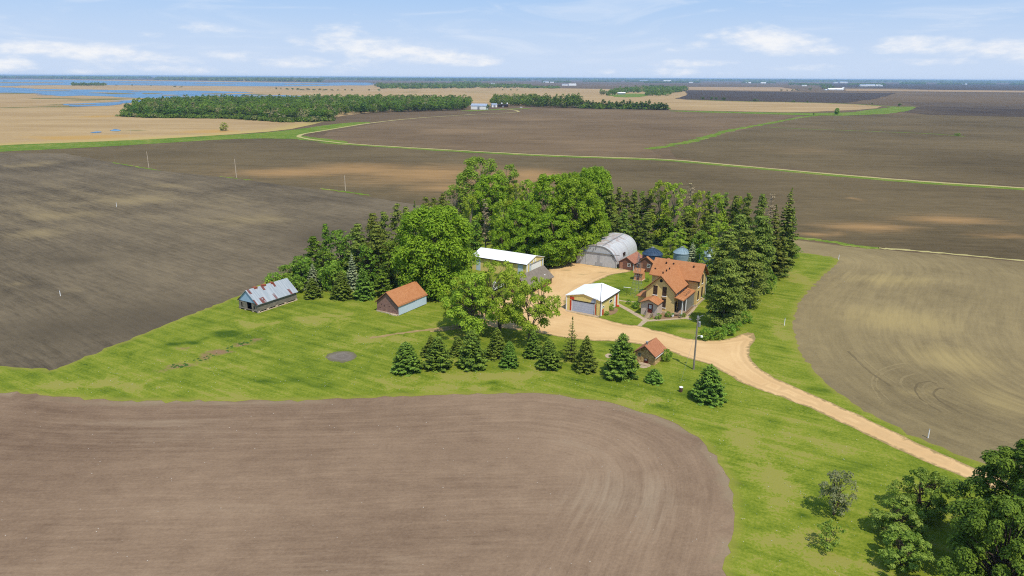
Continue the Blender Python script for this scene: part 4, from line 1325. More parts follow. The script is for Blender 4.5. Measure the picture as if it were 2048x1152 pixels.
# lattice tower of an old windmill
A = G(1273, 592)
hT = height_at(1273, 592, 506)
t = thing('windmill_tower', A, .35, 'thin steel lattice windmill tower standing on the house lawn', 'tower')
m = MB()
LG = [(1, 1), (1, -1), (-1, -1), (-1, 1)]
wd = lambda z: 1.05 * (1 - z / hT) + .05
for a, b in LG:
    m = MB().tube([(a * wd(0), b * wd(0), 0), (a * wd(hT), b * wd(hT), hT)], [.034, .028], 4)
    m.build('leg', STEELGREY, t)
m = MB()
for k in range(6):
    z0, z1 = hT * k / 6.5, hT * (k + 1) / 6.5
    for i in range(4):
        a, b = LG[i], LG[(i + 1) % 4]
        m.tube([(a[0] * wd(z1), a[1] * wd(z1), z1), (b[0] * wd(z1), b[1] * wd(z1), z1)], [.018, .018], 4)
        m.tube([(a[0] * wd(z0), a[1] * wd(z0), z0), (b[0] * wd(z1), b[1] * wd(z1), z1)], [.009, .009], 4)
        m.tube([(b[0] * wd(z0), b[1] * wd(z0), z0), (a[0] * wd(z1), a[1] * wd(z1), z1)], [.009, .009], 4)
m.build('brace', STEELGREY, t)
MB().tube([(0, 0, hT - .9), (0, 0, hT + .4)], [.06, .03], 6).build('head', STEELGREY, t)

t = thing('clothesline_post', G(1253.5, 591), math.radians(-20), 'white T shaped clothesline post on the lawn between garage and tower', 'clothesline')
MB().tube([(0, 0, 0), (0, 0, 2.0)], [.05, .05], 6).build('upright', DBROWN, t)
MB().tube([(-.85, 0, 2.02), (.85, 0, 2.02)], [.06, .06], 6).build('crossbar', WHITE, t)

t = thing('barrel', G(1361.5, 784), 0, 'brown barrel planter with pale top on the lawn', 'barrel')
MB().lathe([(.24, 0), (.29, .3), (.29, .55), (.25, .82)], 16).build('body', m_plain('barrel_wood', SB(92, 66, 60), .2), t)
MB().lathe([(.30, .82), (.32, .86), (.30, .94), (.1, .97)], 16).build('lid', WHITE, t)
MB().tube([(-.28, .2, .4), (-.35, .25, 1.25)], [.02, .015], 5).build('spout', DBROWN, t)

t = thing('electric_meter', G(1473, 633.5), 0, 'grey meter pedestal between the big spruce and flowering bush', 'meter')
MB().tube([(0, 0, 0), (0, 0, 1.3)], [.13, .13], 8).build('post', STEELGREY, t)
MB().box(-.24, .24, -.15, .15, 1.0, 1.7).build('box', STEELGREY, t)

# white pickup glimpsed through the trees
def car(loc, rz, body, label, cat='car', van=False):
    t = thing('parked_car', loc, rz, label, cat)
    MB().prism([(-2.3, .45), (2.2, .45), (2.3, .8), (2.2, 1.0), (1.1, 1.1), (-2.3, 1.15)], -.88, .88).build('body', body, t)
    MB().prism([(-2.0, 1.1), (1.05, 1.08), (.35, 1.72), (-1.6, 1.76)], -.78, .78).build('cabin', body, t)
    m = MB().prism([(.50, 1.14), (.98, 1.14), (.42, 1.66)], -.79, .79); m.prism([(-1.7, 1.2), (.3, 1.2), (.2, 1.62), (-1.5, 1.62)], -.79, .79)
    m.build('side_window', GLASS, t)
    for x in (-1.45, 1.45):
        for y in (-.82, .82):
            g = MB(); vs = [(x + .34 * math.cos(2 * PI * i / 14), y + s_ * .11, .34 + .34 * math.sin(2 * PI * i / 14)) for s_ in (-1, 1) for i in range(14)]
            g.add(vs, [tuple(range(14)), tuple(range(27, 13, -1))] + [(i, i + 14, (i + 1) % 14 + 14, (i + 1) % 14) for i in range(14)])
            g.build('wheel', BLACKTRIM, t)
    for y in (-.65, .65):
        MB().box(2.18, 2.32, y - .15, y + .15, .78, .94).build('headlight', GLASS, t)
    return t


CARW = m_plain('car_white', (.75, .76, .77, 1), .03, 2, .3)
car(G(993, 578), math.radians(60), CARW, 'white vehicle parked under the leafy trees in front of the barn')
t = thing('fuel_tank', G(1038, 620), math.radians(-20), 'small white upright tank on a dark stand under the leafy trees', 'tank')
MB().lathe([(.1, .7), (.36, .8), (.38, 1.7), (.3, 1.9), (.08, 1.98)], 14).build('body', WHITE, t)
m = MB()
for a in (0, 1.57, 3.14, 4.71): m.tube([(.4 * math.cos(a), .4 * math.sin(a), 0), (.28 * math.cos(a), .28 * math.sin(a), .85)], [.04, .04], 5)
m.build('stand', BLACKTRIM, t)

# porch garden bits
for i, (q, mt, lab) in enumerate([((1345, 634), WHITE, 'white flower pot in front of the brick house corner'), ((1361, 636.5), CONC, 'stone urn beside the porch post'), ((1332, 633), SHING_HUT, 'terracotta pot under the front ground floor window'), ((1384.5, 614), BLUEROOF, 'blue grey tub at the far end of the porch')]):
    t = thing('flower_pot', G(*q), 0, lab, 'flower pot', 'pots along the house')
    MB().lathe([(.2, 0), (.3, .4), (.34, .45), (.26, .46), (.24, .4)], 12).build('pot', mt, t)
    mb = MB()
    for k in range(24):
        a = random.Random(i * 99 + k)
        x, y, z = a.uniform(-.25, .25), a.uniform(-.25, .25), a.uniform(.45, .85)
        mb.add([(x, y, z), (x + .14, y + .03, z + .05), (x + .1, y + .15, z + .08), (x - .03, y + .12, z)], [(0, 1, 2, 3)])
    mb.build('plant', m_plain('pot_plant', SB(84, 120, 52), .2) if i == 0 else bpy.data.materials['pot_plant'], t)
# ------------------------------------------------------------------ foliage
L_MAPLE = m_leaf('leaf_maple', S(66, 100, 16, 1.45), S(126, 154, 40, 1.5), S(140, 166, 50, 1.5))
L_LIGHT = m_leaf('leaf_fresh', S(88, 112, 24, 1.35), S(152, 168, 54, 1.35), S(162, 176, 62, 1.35))
L_COTTON = m_leaf('leaf_cottonwood', S(76, 104, 26, 1.35), S(134, 154, 56, 1.4), S(140, 158, 62, 1.4))
L_SPRUCE = m_leaf('needle_spruce', S(42, 64, 18, 1.1), S(112, 134, 48, 1.15), S(130, 150, 58, 1.15), trans=.15, objvar=.2)
L_OLD = m_leaf('needle_old_conifer', S(54, 70, 22, 1.25), S(116, 130, 52, 1.3), S(128, 138, 60, 1.3), trans=.2, objvar=.18)
L_PINE = m_leaf('needle_pine', S(40, 66, 16, 1.05), S(108, 136, 40, 1.1), S(124, 146, 46, 1.1), trans=.18)
L_SHRUB = m_leaf('leaf_shrub', S(58, 94, 26, 1.4), S(124, 152, 52, 1.4), S(144, 166, 68, 1.4))
L_GREYG = m_leaf('leaf_grey_green', S(88, 96, 62, 1.1), S(152, 154, 110, 1.1), S(160, 160, 122, 1.1))
L_APPLE = m_leaf('leaf_orchard', S(74, 100, 30, 1.2), S(136, 156, 62, 1.25), S(156, 170, 82, 1.25))
L_SILVER = m_leaf('needle_silver', S(82, 98, 68, 1.1), S(156, 164, 124, 1.1), S(170, 176, 138, 1.1), trans=.06)
L_TWIG = m_leaf('twig_bare', S(120, 106, 82, 1.1), S(164, 152, 122, 1.1), S(146, 136, 94, 1.1), trans=.05)
L_WOOD = m_leaf('leaf_woodland', S(50, 78, 18, 1.1), S(108, 130, 42, 1.15), S(122, 140, 48, 1.15), tone=True, bare=S(138, 128, 90, 1.1))
L_BIGPINE = m_leaf('needle_dark_pine', S(42, 62, 16, 1.1), S(100, 122, 38, 1.15), S(114, 134, 44, 1.15), trans=.15)
BARK = m_plain('bark', S(112, 96, 80, .7), .25, 2)
BARKD = m_plain('bark_dark', S(84, 70, 58, .7), .25, 2)
BARKG = m_plain('bark_grey', S(150, 138, 120, .7), .25, 2)


def quads(name, C, N, size, mat, rng, aspect=1.5, tone=None, droop=None):
    """leaf faces: centres C, normals N, sizes -> one mesh"""
    n = len(C)
    N = N / np.maximum(np.linalg.norm(N, axis=1, keepdims=True), 1e-6)
    R = rng.normal(size=(n, 3)) if droop is None else droop + rng.normal(size=(n, 3)) * .35
    T = R - N * (R * N).sum(1, keepdims=True)
    T /= np.maximum(np.linalg.norm(T, axis=1, keepdims=True), 1e-6)
    Bv = np.cross(N, T)
    s = np.asarray(size).reshape(-1, 1) * rng.uniform(.65, 1.35, (n, 1)) * np.ones((n, 1))
    a = T * s * aspect * .5; b = Bv * s * .5
    k = rng.uniform(.45, 1, (n, 1))
    V = np.stack([C - a - b * k, C - a * .2 + b * -1.0, C + a, C + b], 1).reshape(-1, 3)
    me = bpy.data.meshes.new(name)
    me.vertices.add(4 * n)
    me.vertices.foreach_set('co', V.astype(np.float32).ravel())
    me.loops.add(4 * n)
    me.loops.foreach_set('vertex_index', np.arange(4 * n, dtype=np.int32))
    me.polygons.add(n)
    me.polygons.foreach_set('loop_start', np.arange(0, 4 * n, 4, dtype=np.int32))
    me.materials.append(mat)
    if tone is not None:
        at = me.attributes.new('tone', 'FLOAT', 'POINT')
        at.data.foreach_set('value', np.repeat(tone, 4).astype(np.float32))
    me.update(calc_edges=True)
    me.validate()
    return me


def unit(n, rng):
    v = rng.normal(size=(n, 3))
    return v / np.linalg.norm(v, axis=1, keepdims=True)


def clump_leaves(cen, rad, per, rng, flat=.8, up=.5, rnd=.8):
    """leaves on the outer shell of each clump, facing out and up"""
    Cs, Ns = [], []
    for c, r in zip(cen, rad):
        k = max(6, int(per * r * r))
        u = unit(k, rng)
        u[:, 2] = np.where(u[:, 2] < -.35, -u[:, 2], u[:, 2])
        rr = r * rng.uniform(.45, 1.08, (k, 1)) ** .6
        Cs.append(c + u * rr * np.array([1, 1, flat]))
        Ns.append(u + np.array([0, 0, up]) + rng.normal(size=(k, 3)) * rnd * .42)
    return np.vstack(Cs), np.vstack(Ns)


def limbs(H, base, cen, rng, r0, nl, lean=0, multi=1):
    m = MB()
    tops = []
    for q in range(multi):
        a = rng.uniform(0, 2 * PI)
        off = 0 if multi == 1 else .22 * H
        top = np.array([off * math.cos(a) + lean, off * math.sin(a), H * .72])
        mid = top * np.array([.3, .3, .45]) + np.array([rng.normal() * .15, rng.normal() * .15, 0])
        m.tube([(.12 * q, 0, -.2), tuple(np.array([.1 * q, 0, 0]) * .5 + mid * .5), tuple(mid), tuple(top)], [r0, r0 * .8, r0 * .6, r0 * .18], 7)
        tops.append((mid, top))
    idx = rng.permutation(len(cen))[:nl]
    for i in idx:
        c = cen[i]
        mid, top = tops[i % len(tops)]
        t = np.clip(c[2] / H - .3, .05, .8)
        s = mid * (1 - t) + top * t
        s[2] = min(s[2], c[2] * .8)
        k = (s + c) / 2 + np.array([0, 0, .12 * H * rng.uniform(0, .6)])
        m.tube([tuple(s), tuple(k), tuple(c)], [r0 * .34, r0 * .2, r0 * .06], 5, False)
    return m


def broadleaf(name, seed, H, R, base, ncl, leaf, per, mat, crad=.26, prof=(.55, .9), flat=.85, up=.5, bark=BARK, r0=.3, nl=18, fill=.35, multi=1, lean=0, jag=0.0):
    rng = np.random.default_rng(seed)
    cen, rad = [], []
    for i in range(ncl):
        z = base + (H - base) * (i + rng.uniform()) / ncl
        t = (z - base) / (H - base)
        pr = R * max(.12, (math.sin(PI * min(1, t * prof[1] + (1 - prof[1]) * .9 if False else (t * .82 + .14)))) ** prof[0])
        a = rng.uniform(0, 2 * PI)
        rr = pr * (rng.uniform(fill, 1.0) ** .6) * rng.uniform(.8, 1.0 + jag)
        rc = R * crad * rng.uniform(.6, 1.3) * (1.0 - .35 * t)
        cen.append((rr * math.cos(a) * (1 - crad * .5) + lean * t, rr * math.sin(a) * (1 - crad * .5), min(z, H - rc * .7)))
        rad.append(rc)
    cen = np.array(cen); rad = np.array(rad)
    C, N = clump_leaves(cen, rad, per, rng, flat, up)
    crown = quads(name + '_crown', C, N, leaf, mat, rng)
    trunk = limbs(H, base, cen, rng, r0, nl, lean, multi).mesh(name + '_trunk', bark)
    return trunk, crown, H, R


def spruce(name, seed, H, R, mat, leaf=.22, dens=1.0, gap=.42, base=.02, power=.85, sparse=0.0, bark=BARKD, droop=.25, upturn=.18, r0=None, rag=.12, top=1.0):
    """whorled conifer: ledges of needle sprays on every branch"""
    rng = np.random.default_rng(seed)
    Cs, Ns, Ss, Ds = [], [], [], []
    m = MB()
    r0 = r0 or H * .018
    m.tube([(0, 0, -.2), (0, 0, H * .5), (0, 0, H)], [r0, r0 * .6, r0 * .08], 7)
    z = H * base + .15
    while z < H * .985:
        t = (z - H * base) / (H * (1 - base))
        r = R * (1 - t) ** power * (min(1, .86 + t * 2.0) if base < .05 else min(1, .55 + 2.2 * t))
        nb = max(5, int((6 + 9 * r / R * min(1.3, R / 2.0)) * (1 if sparse == 0 else .8)))
        ph = rng.uniform(0, 2 * PI)
        for j in range(nb):
            if rng.uniform() < sparse: continue
            a = ph + 2 * PI * j / nb + rng.normal() * .16
            L = r * rng.uniform(1 - rag * 2, 1 + rag)
            d = np.array([math.cos(a), math.sin(a), 0]); sd_ = np.array([-d[1], d[0], 0])
            k = max(4, int(dens * (3 + L * L * 8 / max(.6, leaf * 4))))
            s = rng.uniform(.12, 1.0, k) ** .75
            lat = rng.uniform(-1, 1, k) * (.30 * L * (1.05 - s) + .07 + .04 * L)
            zz = z - droop * L * s + upturn * L * s ** 3 + rng.normal(size=k) * (.05 + .03 * leaf) - np.abs(lat) * .25
            Cs.append(d * (s * L)[:, None] + sd_ * lat[:, None] + np.array([0, 0, 1]) * zz[:, None])
            nn = np.array([0, 0, 1.0]) + d * .55 * s[:, None] + rng.normal(size=(k, 3)) * .38
            Ns.append(nn)
            Ds.append(np.tile(d, (k, 1)) + sd_ * np.sign(lat)[:, None] * .7)
            Ss.append(np.full(k, leaf) * (.75 + .35 * (1 - t)))
            if L > .5:
                m.tube([(0, 0, z), tuple(d * L * .5 + np.array([0, 0, z - droop * L * .5])), tuple(d * L * .92 + np.array([0, 0, z - droop * L * .9 + upturn * L * .7]))], [.02 + .012 * L, .015 + .006 * L, .006], 3, False)
        z += gap * (.55 + .75 * (1 - t)) * rng.uniform(.85, 1.15)
    k = 14
    Cs.append(np.stack([rng.normal(size=k) * .05, rng.normal(size=k) * .05, H * top - rng.uniform(0, .5, k)], 1)); Ns.append(unit(k, rng)); Ss.append(np.full(k, leaf * .7)); Ds.append(np.tile([0, 0, 1.0], (k, 1)))
    crown = quads(name + '_crown', np.vstack(Cs), np.vstack(Ns), np.concatenate(Ss), mat, rng, 1.9, None, np.vstack(Ds))
    return m.mesh(name + '_trunk', bark), crown, H, R


def oldconifer(name, seed, H, R, mat, leaf=.27, base=.14, nbr=70, bark=BARKG, per=56, tilt=.1, flat=.4):
    """ragged old conifer: separate flat pads of needles with gaps and bare wood between"""
    rng = np.random.default_rng(seed)
    m = MB()
    m.tube([(0, 0, -.2), (rng.normal() * .1, 0, H * .5), (rng.normal() * .2, 0, H)], [H * .014, H * .009, H * .002], 7)
    cen, rad = [], []
    for i in range(nbr):
        t = (i + rng.uniform()) / nbr
        z = H * (base + (1 - base) * t)
        L = R * (1 - t) ** .62 * (.55 + .45 * min(1, t * 4)) * rng.uniform(.45, 1.15)
        a = rng.uniform(0, 2 * PI)
        e = np.array([math.cos(a) * L, math.sin(a) * L, z + L * tilt * rng.normal()])
        m.tube([(0, 0, z - .15 * L), tuple(e * np.array([.55, .55, 1])), tuple(e)], [.05, .035, .015], 4, False)
        for s in ((.95, .3), (.6, .26)) if L > R * .35 else ((.8, .26),):
            cen.append(e * np.array([s[0], s[0], 1]) + np.array([0, 0, .1])); rad.append(R * s[1] * rng.uniform(.7, 1.25))
        if rng.uniform() < .35:      # a dead limb
            b = a + rng.uniform(1, 3)
            m.tube([(0, 0, z), (math.cos(b) * L * .8, math.sin(b) * L * .8, z - .1 * L)], [.035, .01], 3, False)
    C, N = clump_leaves(np.array(cen), np.array(rad), per, rng, flat, .9, .9)
    C[:, 2] = np.minimum(C[:, 2], H)
    crown = quads(name + '_crown', C, N, leaf, mat, rng, 1.7)
    return m.mesh(name + '_trunk', bark), crown, H, R


KIND = {
    'maple': [broadleaf('maple', 11, 18, 8.6, 1.0, 200, .32, 84, L_MAPLE, .21, fill=.5, nl=30, r0=.42), broadleaf('maple', 12, 18, 8.0, .8, 190, .32, 84, L_MAPLE, .21, fill=.45, nl=30, r0=.4, jag=.2)],
    'round': [broadleaf('round', 13, 15, 9, .5, 270, .31, 92, L_MAPLE, .185, prof=(.42, .9), flat=1.2, fill=.55, nl=30, r0=.45)],
    'cotton': [broadleaf('cotton', 14, 22, 8.5, 4.0, 80, .34, 84, L_COTTON, .21, fill=.35, nl=50, r0=.5, bark=BARKG, jag=.3, flat=1.15), broadleaf('cotton', 15, 20, 5.0, 3.5, 52, .34, 84, L_COTTON, .27, fill=.25, nl=34, r0=.36, bark=BARKG, jag=.3, flat=1.2)],
    'fresh': [broadleaf('fresh', 16, 15, 4.2, 1.6, 60, .31, 92, L_LIGHT, .27, fill=.25, nl=24, r0=.26, bark=BARKG, jag=.2, flat=1.1), broadleaf('fresh', 17, 14, 4.6, 1.2, 60, .31, 88, L_LIGHT, .26, fill=.3, nl=30, r0=.25, bark=BARKG, jag=.3)],
    'airy': [broadleaf('airy', 18, 12.5, 6.2, 2.3, 110, .29, 110, L_LIGHT, .2, fill=.3, nl=44, r0=.3, multi=3, jag=.25), broadleaf('airy', 19, 13, 6.6, 3.0, 90, .29, 100, L_LIGHT, .2, fill=.35, nl=44, r0=.28, multi=2, jag=.35, lean=1.2)],
    'spruce': [spruce('spruce', 21, 7.0, 2.75, L_SPRUCE, .22, 1.5, power=.58), spruce('spruce', 22, 7.0, 2.4, L_SPRUCE, .22, 1.5, power=.66, rag=.16), spruce('spruce', 23, 7.0, 2.6, L_SPRUCE, .22, 1.5, power=.52, rag=.2)],
    'spire': [spruce('spire', 24, 8.4, 2.5, L_SPRUCE, .17, .75, gap=.6, power=1.05, sparse=.1, rag=.25, droop=.05, upturn=.2)],
    'tall': [spruce('tall', 25, 20, 4.2, L_OLD, .36, 1.5, gap=.75, base=.05, power=.72, sparse=.12, rag=.25, droop=.3), spruce('tall', 26, 18, 3.6, L_OLD, .36, 1.4, gap=.8, base=.08, power=.7, sparse=.2, rag=.3, droop=.35)],
    'old': [oldconifer('old', 27, 16, 3.4, L_OLD, base=.14, nbr=80), oldconifer('old', 28, 16, 3.0, L_OLD, base=.2, nbr=70), oldconifer('old', 29, 16, 3.8, L_OLD, base=.06, nbr=96)],
    'bigold': [oldconifer('bigold', 30, 15, 5.2, L_OLD, .28, base=.04, nbr=130, per=48, tilt=-.12), oldconifer('bigold', 31, 14, 4.6, L_OLD, .28, base=.05, nbr=120, per=48, tilt=-.15)],
    'pine': [broadleaf('pine', 32, 11, 4.2, .6, 80, .30, 60, L_PINE, .26, flat=.6, up=.9, fill=.3, nl=40, r0=.28, bark=BARKD), oldconifer('pine', 33, 10, 3.4, L_PINE, .32, base=.08, nbr=66, per=44)],
    'bigpine': [broadleaf('bigpine', 34, 13, 6.6, .6, 260, .18, 400, L_BIGPINE, .165, flat=.75, up=.8, fill=.2, nl=90, r0=.34, bark=BARKD, jag=.1)],
    'dead': [oldconifer('dead', 35, 15, 2.3, L_TWIG, .22, base=.15, nbr=60, per=26)],
    'silver': [spruce('silver', 36, 7.5, 2.8, L_SILVER, .22, 1.1, gap=.5)],
    'shrub': [broadleaf('shrub', 37, 3.2, 2.4, .2, 46, .24, 70, L_SHRUB, .3, fill=.4, nl=12, r0=.07, jag=.2), broadleaf('shrub', 38, 4.5, 3.2, .2, 54, .28, 60, L_SHRUB, .28, fill=.4, nl=12, r0=.08, jag=.2)],
    'globe': [spruce('globe', 39, 3.0, 2.0, L_SPRUCE, .18, 1.2, gap=.34, power=.42)],
    'grey': [broadleaf('grey', 40, 5.0, 2.5, .7, 56, .18, 150, L_GREYG, .25, fill=.3, nl=44, r0=.12, bark=BARKD, multi=2, jag=.25)],
    'apple': [broadleaf('apple', 41, 5.0, 3.2, .7, 90, .18, 270, L_APPLE, .2, fill=.3, nl=50, r0=.13, bark=BARKD, multi=2, jag=.25, flat=.75), broadleaf('apple', 42, 5.4, 3.8, .6, 110, .18, 270, L_APPLE, .19, fill=.3, nl=56, r0=.15, bark=BARKD, multi=3, jag=.3, flat=.75)],
    'sapling': [broadleaf('sapling', 43, 3.0, 1.7, .6, 30, .16, 240, L_APPLE, .25, fill=.3, nl=20, r0=.07, bark=BARKD, multi=2, jag=.4)],
}
_used = {}


def plant(kind, name, x, yb, yt, wpx, label, cat, group=None, var=0, h=None, rz=None):
    tm, cm, H0, R0 = KIND[kind][var % len(KIND[kind])]
    p = G(x, yb)
    h = h or height_at(x, yb, yt)
    top = (p.x, p.y, h * .6)
    r = wpx / 2 / px_per_m(top)
    rz = (x * 1.7 + yb) % 6.28 if rz is None else rz
    t = thing(name, p, rz, label, cat, group)
    t.scale = (r / R0, r / R0, h / H0)
    q = random.Random(int(x * 7 + yb * 13))
    t.rotation_euler = (q.uniform(-.035, .035), q.uniform(-.035, .035), rz)
    for nm, me in (('trunk', tm), ('crown', cm)):
        if me is None: continue
        link(bpy.data.objects.new(nm, me), t)
    return t


# front row of young spruces along the field
SP = 'young spruces in the front row'
for x, yb, yt, wd_, k, v, lab in [
        (814, 741, 682, 62, 'spruce', 0, 'leftmost full spruce of the front row, nearest the gravel pad'),
        (862, 711, 669, 38, 'spruce', 1, 'slim spruce peeking out behind the second front row spruce from the left'),
        (876, 736, 673, 55, 'spruce', 2, 'second broad front row spruce counted from the gravel pad'),
        (916, 709, 673, 38, 'spruce', 1, 'small spruce half hidden behind the tallest left hand front row spruce'),
        (945, 734, 657, 57, 'spruce', 2, 'tall broad spruce in the front row under the left leafy tree'),
        (995, 713, 656, 48, 'spruce', 1, 'bluish spruce set back in the front row below the middle leafy tree'),
        (1018, 733, 681, 38, 'spruce', 0, 'small yellowish spruce in front of the bluish set back one'),
        (1067, 714, 659, 38, 'spruce', 1, 'narrow blue green spruce at the foot of the right leafy tree trunk'),
        (1098, 735, 676, 50, 'spruce', 0, 'spruce with a brown bare patch low on its left side'),
        (1142, 720, 633, 50, 'spire', 0, 'tall open spire shaped spruce against the driveway'),
        (1171, 740, 671, 48, 'spruce', 1, 'dark spruce standing just right of the open spire shaped one'),
        (1240, 752, 665, 66, 'spruce', 2, 'big pointed spruce next to the stone hut'),
        (1416, 800, 728, 68, 'spruce', 0, 'lone full spruce by the road, right of the barrel')]:
    plant(k, 'spruce_tree', x, yb, yt, wd_ * (1.0 if k == 'spire' else 1.12), lab, 'spruce', SP, v)
plant('globe', 'spruce_shrub', 1308, 764, 737, 44, 'low round spruce shrub in front of the stone hut', 'shrub')
plant('shrub', 'bush', 1333, 722, 699, 26, 'dark rounded bush against the side of the stone hut', 'bush')

# leafy trees in the yard
plant('airy', 'leafy_tree', 940, 674, 546, 104, 'leafy tree leftmost of the yard clump, full and bright green', 'tree', 'leafy yard trees', 0, rz=.6)
plant('airy', 'leafy_tree', 1000, 664, 528, 110, 'leafy tree in the middle of the yard clump covering the barn front', 'tree', 'leafy yard trees', 1, rz=2.2)
plant('airy', 'leafy_tree', 1058, 682, 556, 104, 'open crowned leafy tree rightmost of the yard clump, leaning over the gravel', 'tree', 'leafy yard trees', 1, rz=5.9)
plant('airy', 'leafy_tree', 920, 655, 556, 70, 'smaller leafy tree on the lawn edge of the yard clump', 'tree', 'leafy yard trees', 0, rz=3.9)

